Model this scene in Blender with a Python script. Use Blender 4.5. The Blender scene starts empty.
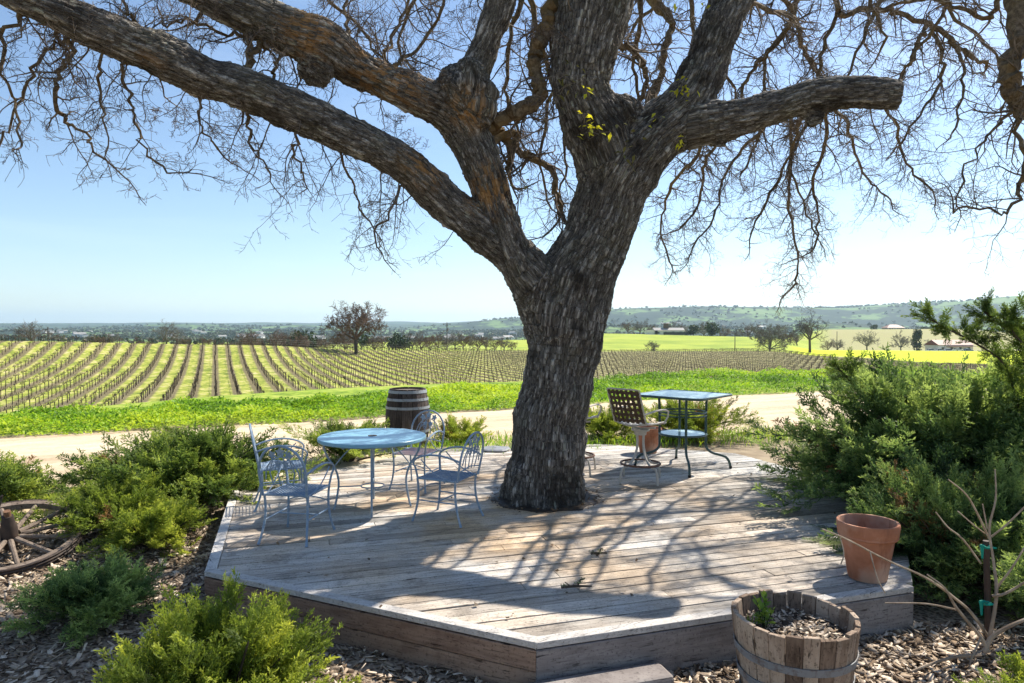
import bpy, math, random
import numpy as np
from mathutils import Vector, Matrix, noise as mnoise
R = math.radians
SC = bpy.context.scene
COL = SC.collection
rng = np.random.default_rng(7)
random.seed(7)
FPX, HZ, CH = 683.0, 328.0, 1.85
PITCH = math.atan((341.5 - HZ) / FPX)

def at(px, py, d):
    """point at image position px,py and depth d (metres ahead of the eye)"""
    return Vector(((px - 512) / FPX * d, d, CH - (py - HZ) / FPX * d))
def on(px, py, z=0.0):
    d = FPX * (CH - z) / (py - HZ)
    return Vector(((px - 512) / FPX * d, d, z))

# ---------------------------------------------------------------- objects
def tag(o, label=None, cat=None, group=None, kind=None):
    for k, v in (('label', label), ('category', cat), ('group', group), ('kind', kind)):
        if v: o[k] = v
    return o
def empty(name, loc=(0, 0, 0), rz=0.0, label=None, cat=None, group=None):
    o = bpy.data.objects.new(name, None); COL.objects.link(o)
    o.location = loc; o.rotation_euler = (0, 0, rz); o.empty_display_size = 0.1
    return tag(o, label, cat, group)
def copy_tree(o, parent=None):
    c = o.copy(); COL.objects.link(c); c.parent = parent
    for ch in o.children: copy_tree(ch, c)
    return c
def link(name, me, mat=None, parent=None):
    o = bpy.data.objects.new(name, me); COL.objects.link(o)
    if mat is not None:
        for m in (mat if isinstance(mat, (list, tuple)) else [mat]): me.materials.append(m)
    if parent is not None: o.parent = parent
    return o
def np_mesh(name, V, F, mat=None, parent=None, smooth=False, attrs=None, mi=None):
    """V (n,3), F (m,k) all faces with k corners"""
    V = np.asarray(V, np.float32); F = np.asarray(F, np.int32)
    me = bpy.data.meshes.new(name)
    me.vertices.add(len(V)); me.vertices.foreach_set('co', V.ravel())
    k = F.shape[1]
    me.loops.add(F.size); me.loops.foreach_set('vertex_index', F.ravel())
    me.polygons.add(len(F)); me.polygons.foreach_set('loop_start', np.arange(len(F), dtype=np.int32) * k)
    me.update(calc_edges=True)
    if smooth: me.polygons.foreach_set('use_smooth', np.ones(len(F), bool))
    if mi is not None: me.polygons.foreach_set('material_index', np.asarray(mi, np.int32))
    for an, arr in (attrs or {}).items():
        arr = np.asarray(arr, np.float32)
        if arr.ndim == 1:
            a = me.attributes.new(an, 'FLOAT', 'POINT'); a.data.foreach_set('value', arr)
        else:
            a = me.attributes.new(an, 'FLOAT_VECTOR', 'POINT'); a.data.foreach_set('vector', arr.ravel())
    me.validate()
    return link(name, me, mat, parent)

class MB:
    def __init__(s): s.v = []; s.f = []; s.t = []; s.tint = 0.5
    def add(s, vs, fs):
        b = len(s.v); s.v += [tuple(p) for p in vs]; s.t += [s.tint] * len(vs)
        s.f += [tuple(b + i for i in f) for f in fs]
        return s
    def box(s, c, size, rz=0, m=None):
        hx, hy, hz = size[0] / 2, size[1] / 2, size[2] / 2
        M = m if m is not None else Matrix.Rotation(rz, 3, 'Z')
        c = Vector(c)
        vs = [c + M @ Vector((x * hx, y * hy, z * hz)) for x in (-1, 1) for y in (-1, 1) for z in (-1, 1)]
        return s.add(vs, [(0, 1, 3, 2), (4, 6, 7, 5), (0, 4, 5, 1), (2, 3, 7, 6), (0, 2, 6, 4), (1, 5, 7, 3)])
    def tube(s, pts, r, n=8, closed=False, flat=1.0):
        pts = [Vector(p) for p in pts]; m = len(pts)
        rr = r if isinstance(r, (list, tuple)) else [r] * m
        tan = []
        for i in range(m):
            if closed: t = pts[(i + 1) % m] - pts[i - 1]
            else: t = pts[min(i + 1, m - 1)] - pts[max(i - 1, 0)]
            tan.append(t.normalized() if t.length > 1e-9 else Vector((0, 0, 1)))
        up = Vector((0, 0, 1)) if abs(tan[0].z) < .9 else Vector((1, 0, 0))
        u = tan[0].cross(up).normalized(); vs = []
        for i in range(m):
            u = (u - tan[i] * u.dot(tan[i]))
            u = u.normalized() if u.length > 1e-6 else tan[i].orthogonal().normalized()
            w = tan[i].cross(u)
            for k in range(n):
                a = 2 * math.pi * k / n
                vs.append(pts[i] + (u * math.cos(a) + w * math.sin(a) * flat) * rr[i])
        fs = []
        for i in range(m if closed else m - 1):
            j = (i + 1) % m
            for k in range(n):
                l = (k + 1) % n
                fs.append((i * n + k, i * n + l, j * n + l, j * n + k))
        if not closed: fs += [tuple(range(n - 1, -1, -1)), tuple((m - 1) * n + k for k in range(n))]
        return s.add(vs, fs)
    def ring(s, c, rad, r, n=28, k=6):
        c = Vector(c)
        return s.tube([c + Vector((math.cos(2 * math.pi * i / n) * rad, math.sin(2 * math.pi * i / n) * rad, 0)) for i in range(n)], r, k, True)
    def lathe(s, prof, n=32, c=(0, 0, 0), close=False, jit=None):
        """prof: list of (radius, z)"""
        vs = []
        for (r, z) in prof:
            for k in range(n):
                a = 2 * math.pi * k / n
                q = r + (jit(k, z) if jit else 0)
                vs.append((c[0] + q * math.cos(a), c[1] + q * math.sin(a), c[2] + z))
        fs = []
        m = len(prof)
        for i in range(m - 1 + (1 if close else 0)):
            j = (i + 1) % m
            for k in range(n):
                l = (k + 1) % n
                fs.append((i * n + k, i * n + l, j * n + l, j * n + k))
        if not close:
            fs += [tuple(range(n - 1, -1, -1)), tuple((m - 1) * n + k for k in range(n))]
        return s.add(vs, fs)
    def prism(s, poly, z0, z1):
        n = len(poly)
        vs = [(p[0], p[1], z0) for p in poly] + [(p[0], p[1], z1) for p in poly]
        return s.add(vs, [tuple(range(n - 1, -1, -1)), tuple(range(n, 2 * n))] + [(i, (i + 1) % n, n + (i + 1) % n, n + i) for i in range(n)])
    def build(s, name, mat, parent=None, smooth=False, bevel=0):
        me = bpy.data.meshes.new(name); me.from_pydata(s.v, [], s.f)
        a = me.attributes.new('tint', 'FLOAT', 'POINT'); a.data.foreach_set('value', np.array(s.t, np.float32))
        me.update()
        if smooth:
            me.polygons.foreach_set('use_smooth', np.ones(len(me.polygons), bool))
            me.set_sharp_from_angle(angle=R(42))
        o = link(name, me, mat, parent)
        if bevel:
            b = o.modifiers.new('bevel', 'BEVEL'); b.width = bevel; b.segments = 2; b.limit_method = 'ANGLE'
        return o

def bez(p0, p1, p2, n=8):
    p0, p1, p2 = Vector(p0), Vector(p1), Vector(p2)
    return [(1 - t) ** 2 * p0 + 2 * t * (1 - t) * p1 + t * t * p2 for t in [i / (n - 1) for i in range(n)]]
def smooth_path(pts, sub=4):
    """Catmull-Rom through rows of numbers"""
    P = [np.array(p, float) for p in pts]
    P = [2 * P[0] - P[1]] + P + [2 * P[-1] - P[-2]]
    out = []
    for i in range(1, len(P) - 2):
        for k in range(sub):
            t = k / sub
            out.append(.5 * ((2 * P[i]) + (-P[i - 1] + P[i + 1]) * t + (2 * P[i - 1] - 5 * P[i] + 4 * P[i + 1] - P[i + 2]) * t * t + (-P[i - 1] + 3 * P[i] - 3 * P[i + 1] + P[i + 2]) * t ** 3))
    out.append(P[-2])
    return out

# ---------------------------------------------------------------- materials
class NT:
    def __init__(s, name):
        s.m = bpy.data.materials.new(name); s.m.use_nodes = True
        s.n = s.m.node_tree.nodes; s.l = s.m.node_tree.links
        s.b = s.n['Principled BSDF']; s.out = s.n['Material Output']
    def new(s, t, **kw):
        q = s.n.new(t)
        for k, v in kw.items():
            if k in ('inp',):
                for a, b in v.items(): q.inputs[a].default_value = b
            else: setattr(q, k, v)
        return q
    def ln(s, a, b): s.l.new(a, b)
    def coord(s, kind='Object', scale=(1, 1, 1)):
        if kind in ('Object', 'Generated', 'UV'):
            o = s.new('ShaderNodeTexCoord').outputs[kind]
        elif kind == 'World':
            o = s.new('ShaderNodeNewGeometry').outputs['Position']
        else:
            o = s.new('ShaderNodeAttribute', attribute_name=kind).outputs['Vector']
        m = s.new('ShaderNodeMapping'); m.inputs['Scale'].default_value = scale
        s.ln(o, m.inputs['Vector']); return m.outputs[0]
    def noise(s, co, scale, detail=4, rough=.55, dist=0):
        q = s.new('ShaderNodeTexNoise'); q.inputs['Scale'].default_value = scale
        q.inputs['Detail'].default_value = detail; q.inputs['Roughness'].default_value = rough
        q.inputs['Distortion'].default_value = dist
        s.ln(co, q.inputs['Vector']); return q.outputs['Fac']
    def voro(s, co, scale, feature='F1'):
        q = s.new('ShaderNodeTexVoronoi', feature=feature); q.inputs['Scale'].default_value = scale
        s.ln(co, q.inputs['Vector']); return q
    def ramp(s, fac, stops):
        q = s.new('ShaderNodeValToRGB'); e = q.color_ramp.elements
        while len(e) < len(stops): e.new(.5)
        for k, (p, c) in enumerate(stops):
            e[k].position = p; e[k].color = (c[0], c[1], c[2], 1) if not isinstance(c, (int, float)) else (c, c, c, 1)
        s.ln(fac, q.inputs[0]); return q.outputs[0]
    def mix(s, fac, a, b, mode='MIX'):
        q = s.new('ShaderNodeMix', data_type='RGBA', blend_type=mode)
        for sock, v in ((q.inputs[0], fac), (q.inputs[6], a), (q.inputs[7], b)):
            if isinstance(v, (int, float)): sock.default_value = v
            elif isinstance(v, tuple): sock.default_value = (*v, 1)
            else: s.ln(v, sock)
        return q.outputs[2]
    def math(s, op, a, b=0.0, clamp=False):
        q = s.new('ShaderNodeMath', operation=op, use_clamp=clamp)
        for sock, v in ((q.inputs[0], a), (q.inputs[1], b)):
            if isinstance(v, (int, float)): sock.default_value = v
            else: s.ln(v, sock)
        return q.outputs[0]
    def attr(s, name): return s.new('ShaderNodeAttribute', attribute_name=name).outputs['Fac']
    def bump(s, h, strength=.5, dist=.01):
        q = s.new('ShaderNodeBump'); q.inputs['Strength'].default_value = strength; q.inputs['Distance'].default_value = dist
        s.ln(h, q.inputs['Height']); s.ln(q.outputs[0], s.b.inputs['Normal'])
    def col(s, c):
        if isinstance(c, tuple): s.b.inputs['Base Color'].default_value = (*c, 1)
        else: s.ln(c, s.b.inputs['Base Color'])
    def rough(s, r, spec=.3, metal=0):
        s.b.inputs['Roughness'].default_value = r; s.b.inputs['Specular IOR Level'].default_value = spec; s.b.inputs['Metallic'].default_value = metal
    def foliage(s, colour, trans=.35, gain=1.5):
        """leaf: principled mixed with translucency of the same colour"""
        s.col(colour)
        t = s.new('ShaderNodeBsdfTranslucent')
        g = s.mix(1.0, colour, (gain, gain, gain * .7), 'MULTIPLY')
        s.ln(g, t.inputs['Color'])
        mx = s.new('ShaderNodeMixShader'); mx.inputs[0].default_value = trans
        s.ln(s.b.outputs[0], mx.inputs[1]); s.ln(t.outputs[0], mx.inputs[2]); s.ln(mx.outputs[0], s.out.inputs['Surface'])

def simple(name, c, c2=None, rough=.6, spec=.3, metal=0, scale=12, bump=0, detail=5):
    t = NT(name); co = t.coord('Object')
    n = t.noise(co, scale, detail)
    c2 = c2 or tuple(x * .7 for x in c)
    t.col(t.ramp(n, [(.3, c2), (.7, c)])); t.rough(rough, spec, metal)
    if bump: t.bump(n, .6, bump)
    return t.m

def mat_bark(name='bark', attr='bark'):
    t = NT(name)
    co = t.coord(attr)
    v = t.voro(co, 62, 'DISTANCE_TO_EDGE').outputs['Distance']
    n = t.noise(co, 60, 5, .65); big = t.noise(t.coord('Object'), 2.2, 4)
    h = t.attr('ridge')
    st = t.noise(t.coord(attr, (1, 1, .35)), 48, 5, .7, .8)
    f = t.math('ADD', t.math('ADD', t.math('MULTIPLY', h, .38), t.math('MULTIPLY', n, .35)), t.math('MULTIPLY', st, .42))
    fl = t.noise(co, 150, 3, .7); f = t.math('ADD', t.math('MULTIPLY', f, .75), t.math('MULTIPLY', fl, .35))
    c = t.ramp(f, [(.36, (.010, .009, .008)), (.48, (.05, .043, .038)), (.60, (.17, .15, .13)), (.74, (.56, .52, .47))])
    c = t.mix(t.ramp(big, [(.5, 0), (.72, .4)]), c, (.12, .11, .07))
    c = t.mix(t.ramp(t.noise(t.coord('Object'), 1.5, 5, .65), [(.53, 0), (.62, .75)]), c, (.028, .022, .018))
    c = t.mix(t.ramp(t.noise(co, 17, 5, .7), [(.60, 0), (.67, .6)]), c, (.42, .42, .34))
    lic = t.math('MULTIPLY', t.attr('lichen'), t.ramp(t.noise(co, 20, 5, .7), [(.47, 0), (.55, 1)]))
    c = t.mix(t.math('MULTIPLY', lic, .72), c, t.mix(n, (.16, .07, .02), (.62, .34, .12)))
    t.col(c); t.rough(.95, .1)
    t.bump(t.math('ADD', t.math('MULTIPLY', v, 1.6), t.math('MULTIPLY', n, 1.3)), 1.0, .02)
    return t.m
def mat_twig(name, c, c2):
    t = NT(name); n = t.noise(t.coord('Object'), 9, 3)
    t.col(t.ramp(n, [(.35, c), (.7, c2)])); t.rough(.9, .1); return t.m
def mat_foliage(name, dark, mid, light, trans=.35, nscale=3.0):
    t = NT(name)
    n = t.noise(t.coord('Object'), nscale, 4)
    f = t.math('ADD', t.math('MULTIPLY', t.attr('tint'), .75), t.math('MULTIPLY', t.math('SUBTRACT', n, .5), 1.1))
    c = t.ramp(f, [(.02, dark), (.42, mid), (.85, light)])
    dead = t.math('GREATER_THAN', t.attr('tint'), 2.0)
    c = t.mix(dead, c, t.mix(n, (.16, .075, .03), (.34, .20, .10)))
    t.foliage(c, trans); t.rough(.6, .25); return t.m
def mat_wood(name, a, b, c, grain=(2, 30, 30), rz=0.0, bump=.004, warm=None, attr_tint=True):
    """weathered wood, grain runs along X after rotating by -rz"""
    t = NT(name)
    tc = t.new('ShaderNodeTexCoord').outputs['Object']
    r = t.new('ShaderNodeMapping'); r.inputs['Rotation'].default_value = (0, 0, -rz); t.ln(tc, r.inputs[0])
    m = t.new('ShaderNodeMapping'); m.inputs['Scale'].default_value = grain; t.ln(r.outputs[0], m.inputs[0])
    n = t.noise(m.outputs[0], 1.6, 7, .7, .6); n2 = t.noise(r.outputs[0], 1.3, 5, .6)
    f = t.math('ADD', t.math('MULTIPLY', n, .8), t.math('MULTIPLY', t.attr('tint'), .45))
    f = t.math('ADD', f, t.math('MULTIPLY', t.math('SUBTRACT', n2, .5), .5))
    cc = t.ramp(f, [(.3, a), (.55, b), (.82, c)])
    crack = t.ramp(t.noise(m.outputs[0], 3.3, 3, .5), [(.31, 1), (.39, 0)])
    cc = t.mix(t.math('MULTIPLY', crack, .85), cc, tuple(x * .25 for x in a))
    spk = t.noise(r.outputs[0], 55, 3, .6); cc = t.mix(t.ramp(spk, [(.56, 0), (.66, .55)]), cc, tuple(x * .45 for x in a))
    blot = t.noise(r.outputs[0], 3.4, 5, .7); cc = t.mix(t.ramp(blot, [(.50, 0), (.66, .55)]), cc, b)
    cc = t.mix(t.ramp(blot, [(.34, .5), (.46, 0)]), cc, tuple(x * .9 for x in a))
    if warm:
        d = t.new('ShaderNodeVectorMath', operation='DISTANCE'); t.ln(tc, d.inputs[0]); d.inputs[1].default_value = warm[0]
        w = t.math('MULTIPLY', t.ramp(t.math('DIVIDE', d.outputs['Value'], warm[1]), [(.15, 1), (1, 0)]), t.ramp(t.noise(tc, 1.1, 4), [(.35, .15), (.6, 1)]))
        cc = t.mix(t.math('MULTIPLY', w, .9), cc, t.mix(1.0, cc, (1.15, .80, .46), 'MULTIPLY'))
    t.col(cc); t.rough(.85, .15)
    t.bump(t.math('SUBTRACT', n, t.math('MULTIPLY', crack, .5)), .7, bump)
    return t.m
# ================================================================ TERRAIN
PXK = np.array([-700, 0, 240, 400, 520, 600, 760, 830, 950, 1024, 1700.])
CREST_R = np.array([128, 130, 140, 165, 185, 195, 200, 205, 212, 214, 216.])
CREST_Y = np.array([340, 340.5, 345, 351, 353, 353, 352, 358, 364, 366, 366.])
RINGS = [ # radius (None: crest+70), image row at each column
    (None, [350, 349, 353, 351, 349, 350, 350, 351, 352, 352, 352]),
    (400, [352, 352, 352, 342, 340, 333.5, 337, 351, 352, 352, 352]),
    (600, [343, 342, 344, 346, 346, 342, 343, 329.5, 329, 333, 338]),
    (1000, [341, 340, 341, 342, 342, 342, 345, 343, 343, 343, 343]),
    (2000, [336, 336, 335, 336, 332, 324, 328, 322.5, 329, 321, 320]),
    (2650, [333] * 11),
    (3500, [331, 330, 328, 328, 316, 310, 306, 308, 303, 299, 294]),
    (8000, [324.5, 324, 324, 323, 322, 322, 322, 322, 322, 322, 322]),
    (15000, [330] * 11)]
def cosint(x, xp, yp):
    i = np.clip(np.searchsorted(xp, x) - 1, 0, len(xp) - 2)
    t = np.clip((x - xp[i]) / (xp[i + 1] - xp[i]), 0, 1); t = t * t * (3 - 2 * t)
    yp = np.asarray(yp, float)
    return yp[i] * (1 - t) + yp[i + 1] * t
def vnoise(x, y, s, seed=0):
    """cheap smooth value noise, vectorised"""
    x = np.asarray(x, float) / s; y = np.asarray(y, float) / s
    xi = np.floor(x).astype(np.int64); yi = np.floor(y).astype(np.int64)
    fx = x - xi; fy = y - yi; fx = fx * fx * (3 - 2 * fx); fy = fy * fy * (3 - 2 * fy)
    def h(a, b):
        q = (a * 374761393 + b * 668265263 + seed * 1442695041) & 0xffffffff
        q = ((q ^ (q >> 13)) * 1274126177) & 0xffffffff
        return ((q ^ (q >> 16)) & 0xffff) / 65535.
    return (h(xi, yi) * (1 - fx) + h(xi + 1, yi) * fx) * (1 - fy) + (h(xi, yi + 1) * (1 - fx) + h(xi + 1, yi + 1) * fx) * fy - .5
def ground(x, y):
    x = np.atleast_1d(np.asarray(x, float)); y = np.atleast_1d(np.asarray(y, float))
    r = np.hypot(x, y)
    th = np.arctan2(x, np.maximum(y, 1e-3)); th = np.where(y <= 0, np.sign(x) * 1.5, th)
    th = np.clip(th, -1.05, 1.05)
    cs = np.cos(th); px = 512 + FPX * np.tan(th)
    t = np.clip((y - 5.6) / 4.2, 0, 1); t = t * t * (3 - 2 * t)
    znear = -.31 + .25 * t + .03 * vnoise(x, y, 1.1)
    cr = cosint(px, PXK, CREST_R); cy = cosint(px, PXK, CREST_Y)
    def zimg(row, rr): return CH - (row - HZ) / FPX * rr * cs
    rads = [np.full_like(r, 19.), np.full_like(r, 62.), cr]
    zs = [np.full_like(r, -.1), -5.3 - 1.0 * np.clip((px - 300) / 300, 0, 1), zimg(cy, cr)]
    for rad, rows in RINGS:
        rr = cr + 70 if rad is None else np.full_like(r, rad)
        rads.append(rr); zs.append(zimg(cosint(px, PXK, rows), rr))
    z = znear.copy()
    # the shoulder beyond the weeds lies further out to the right of the view
    r0 = np.clip(19 + (px - 300) / 60, 15, 30); rads[0] = r0
    for k in range(len(rads) - 1):
        a, b = rads[k], rads[k + 1]
        m = (r >= a) & (r < b)
        q = np.clip((r - a) / (b - a), 0, 1)
        if k == 0: s = q * q * (3 - 2 * q)
        elif k == 1: s = .2 * q * q + .8 * q ** 4
        else: s = q * q * (3 - 2 * q)
        za = znear if k == 0 else zs[k]
        z = np.where(m, za * (1 - s) + zs[k + 1] * s, z)
    z = np.where(r >= rads[-1], zs[-1], z)
    far = np.clip((r - 700) / 2500, 0, 1)
    z = z + far * (vnoise(x, y, 620, 3) * 34 + vnoise(x, y, 230, 4) * 12) * np.clip((15000 - r) / 6000, 0, 1)
    z = z + np.clip((r - 30) / 60, 0, 1) * vnoise(x, y, 37, 5) * .35
    return z
def gz(x, y): return float(ground(x, y)[0])

def mat_terrain():
    t = NT('ground_grass'); P = t.new('ShaderNodeNewGeometry').outputs['Position']
    sx = t.new('ShaderNodeSeparateXYZ'); t.ln(P, sx.inputs[0])
    L = t.new('ShaderNodeVectorMath', operation='LENGTH'); t.ln(P, L.inputs[0]); r = L.outputs['Value']
    n1 = t.noise(P, .35, 5); n2 = t.noise(P, .06, 4); nf = t.noise(P, .0035, 6, .62); nf2 = t.noise(P, .02, 5, .6); fine = t.noise(P, 4, 4)
    # grass between vine rows, worn strips under the vines
    w = t.math('ADD', t.math('MULTIPLY', sx.outputs[0], math.cos(VA)), t.math('MULTIPLY', sx.outputs[1], math.sin(VA)))
    w = t.math('DIVIDE', w, VS)
    fr = t.math('ABSOLUTE', t.math('SUBTRACT', t.math('FRACT', t.math('ADD', w, 1000.5)), .5))
    fr = t.math('ADD', fr, t.math('MULTIPLY', t.math('SUBTRACT', n1, .5), .16))
    under = t.ramp(fr, [(.15, 1), (.28, 0)])
    gn = t.noise(P, 1.4, 5, .65)
    grass = t.ramp(t.math('ADD', t.math('MULTIPLY', n1, .45), t.math('MULTIPLY', gn, .55)), [(.38, (.11, .15, .03)), (.47, (.23, .27, .04)), (.54, (.34, .345, .08)), (.62, (.46, .40, .20))])
    soil = t.ramp(fine, [(.3, (.07, .052, .038)), (.7, (.19, .145, .105))])
    vine = t.mix(t.math('MULTIPLY', under, .85), grass, soil)
    # drier field to the right
    ratio = t.math('DIVIDE', sx.outputs[0], t.math('MAXIMUM', sx.outputs[1], 1.0))
    right = t.ramp(t.math('ADD', ratio, .5), [(.40, 0), (.62, .6)])
    vine = t.mix(right, vine, t.mix(fine, (.20, .17, .10), (.30, .27, .15)))
    hillg = t.ramp(n2, [(.3, (.20, .27, .045)), (.6, (.32, .37, .06)), (.8, (.30, .27, .12))])
    rb = t.math('DIVIDE', r, 1000.0)
    villa = t.ramp(t.math('ADD', ratio, 0), [(.44, 0), (.47, 1)])
    vilr = t.math('MULTIPLY', villa, t.ramp(rb, [(.32, 0), (.36, 1)]))
    tan = t.mix(n1, (.33, .28, .16), (.27, .29, .11))
    hillg = t.mix(vilr, hillg, tan)
    brite = t.math('MULTIPLY', t.ramp(ratio, [(.40, 0), (.43, 1)]), t.ramp(rb, [(.33, 1), (.35, 0)]))
    hillg = t.mix(brite, hillg, t.mix(n1, (.42, .52, .02), (.52, .56, .025)))
    far = t.ramp(t.math('ADD', t.math('MULTIPLY', nf, .7), t.math('MULTIPLY', nf2, .3)), [(.42, (.02, .034, .028)), (.515, (.035, .052, .038)), (.535, (.11, .18, .06)), (.68, (.19, .25, .11))])
    c = t.mix(t.ramp(rb, [(.216, 0), (.222, 1)]), vine, hillg)
    c = t.mix(t.ramp(rb, [(.62, 0), (.72, 1)]), c, far); c = t.mix(t.ramp(t.math('MULTIPLY', rb, .1), [(.40, 0), (.5, .8)]), c, (.04, .06, .05))
    near = t.ramp(t.math('ADD', t.math('MULTIPLY', fine, .5), t.math('MULTIPLY', n1, .5)), [(.35, (.16, .12, .08)), (.6, (.32, .26, .18)), (.75, (.20, .22, .08))])
    e = t.math('SUBTRACT', sx.outputs[1], t.math('ADD', t.math('MULTIPLY', sx.outputs[0], .475), 16.1)); verge = t.ramp(e, [(0, 0), (.5, 1)])
    vg = t.ramp(t.math('ADD', t.math('MULTIPLY', fine, .6), t.math('MULTIPLY', n1, .4)), [(.38, (.07, .13, .02)), (.5, (.22, .31, .035)), (.62, (.38, .40, .09))])
    c = t.mix(t.ramp(rb, [(.030, 0), (.052, 1)]), t.mix(verge, near, vg), c)
    t.col(c); t.rough(.95, .1); return t.m
VA = R(-(-23.5)) * 1.0     # rows run 23.5 degrees left of the view; VA turns x,y into the distance across the rows
VA = R(23.5)
VS = 2.15
def build_terrain():
    th = np.concatenate([np.linspace(-180, -50, 27)[:-1], np.linspace(-50, 50, 301), np.linspace(50, 180, 27)[1:]])
    rr = np.concatenate([np.linspace(.4, 30, 75), np.geomspace(31, 240, 90), np.geomspace(245, 1100, 75), np.geomspace(1120, 15500, 110)])
    T, Q = np.meshgrid(np.radians(th), rr)
    X = np.sin(T) * Q; Y = np.cos(T) * Q
    Z = ground(X.ravel(), Y.ravel()).reshape(X.shape)
    V = np.stack([X, Y, Z], -1).reshape(-1, 3); n = len(th); m = len(rr)
    i = np.arange(m - 1)[:, None] * n; j = np.arange(n - 1)[None]
    a = (i + j).ravel()
    F = np.stack([a, a + 1, a + n + 1, a + n], -1)
    # close the middle
    o = np_mesh('ground', V, F[:, ::-1], mat_terrain(), smooth=True); tag(o, kind='structure')
build_terrain()
def mulch_ground():
    # ground sheet of bark mulch round the deck
    xs = np.linspace(-7, 6.5, 110); ys = np.linspace(.3, 8.0, 70)
    X, Y = np.meshgrid(xs, ys); Z = ground(X.ravel(), Y.ravel()).reshape(X.shape) + .006
    V = np.stack([X, Y, Z], -1).reshape(-1, 3); n = len(xs)
    a = (np.arange(len(ys) - 1)[:, None] * n + np.arange(n - 1)[None]).ravel()
    F = np.stack([a, a + 1, a + n + 1, a + n], -1)
    t = NT('mulch_soil'); co = t.coord('Object'); v = t.voro(co, 34); 
    c = t.ramp(t.math('ADD', t.math('MULTIPLY', t.noise(co, 30, 5), .5), t.math('MULTIPLY', v.outputs['Distance'], .8)), [(.25, (.035, .024, .016)), (.5, (.13, .095, .065)), (.8, (.30, .24, .18))])
    t.col(c); t.rough(.95, .1); t.bump(v.outputs['Distance'], .8, .02)
    tag(np_mesh('mulch_ground', V, F, t.m, smooth=True), kind='structure')
    # the chips themselves
    N = 30000
    x = np.concatenate([rng.uniform(-6.5, 1.2, N * 3 // 5), rng.uniform(.3, 4.2, N * 2 // 5)]); y = np.concatenate([rng.uniform(2.6, 7.2, N * 3 // 5), rng.uniform(2.5, 4.9, N * 2 // 5)])
    keep = ~inside_all(DECK, x, y)
    x = x[keep]; y = y[keep]; N = len(x)
    z = ground(x, y) + .012 + rng.uniform(0, .022, N)
    L = rng.uniform(.012, .042, N); W = L * rng.uniform(.22, .6, N)
    a = rng.uniform(0, 6.28, N); tl = rng.normal(0, .38, N); t2 = rng.normal(0, .38, N)
    d1 = np.stack([np.cos(a) * np.cos(tl), np.sin(a) * np.cos(tl), np.sin(tl)], -1)
    d2 = np.stack([-np.sin(a) * np.cos(t2), np.cos(a) * np.cos(t2), np.sin(t2)], -1)
    up = np.cross(d1, d2); c0 = np.stack([x, y, z], -1)
    P = []
    for (u, v_) in ((-1, -1), (1, -.6), (1.1, .7), (-.8, 1)):
        P.append(c0 + d1 * (u * L)[:, None] + d2 * (v_ * W)[:, None] + up * (rng.uniform(-.004, .004, N))[:, None])
    top = np.stack(P, 1)
    V = np.concatenate([top, top - up[:, None] * .004], 1).reshape(-1, 3)
    b = np.arange(N)[:, None] * 8
    F = np.concatenate([b + np.array(q) for q in ((0, 1, 2, 3), (7, 6, 5, 4), (0, 4, 5, 1), (1, 5, 6, 2), (2, 6, 7, 3), (3, 7, 4, 0))])
    t = NT('wood_chip'); n = t.noise(t.coord('Object'), 18, 3)
    f = t.math('ADD', t.attr('tint'), t.math('MULTIPLY', t.math('SUBTRACT', n, .5), .5))
    t.col(t.ramp(f, [(.0, (.06, .042, .03)), (.3, (.21, .15, .10)), (.6, (.41, .325, .24)), (1, (.68, .57, .45))])); t.rough(.9, .1)
    tag(np_mesh('wood_chips', V, F, t.m, attrs={'tint': np.repeat(rng.uniform(0, 1, N), 8)}), 'loose grey-brown bark chips covering the ground around the deck', 'mulch', kind='stuff')
def inside_all(poly, x, y):
    c = np.zeros(len(x), bool); n = len(poly)
    for i in range(n):
        x1, y1 = poly[i]; x2, y2 = poly[i - 1]
        if y1 == y2: continue
        c ^= ((y1 > y) != (y2 > y)) & (x < (x2 - x1) * (y - y1) / (y2 - y1) + x1)
    return c
def inside(poly, p):
    x, y = p; c = False; n = len(poly)
    for i in range(n):
        x1, y1 = poly[i]; x2, y2 = poly[i - 1]
        if (y1 > y) != (y2 > y) and x < (x2 - x1) * (y - y1) / (y2 - y1) + x1: c = not c
    return c
DECK = [(.14, 3.96), (2.86, 4.83), (4.25, 7.5), (3.3, 10.05), (1.4, 10.85), (-1.15, 10.5), (-3.18, 7.7), (-2.33, 5.14)]
mulch_ground()

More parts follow.
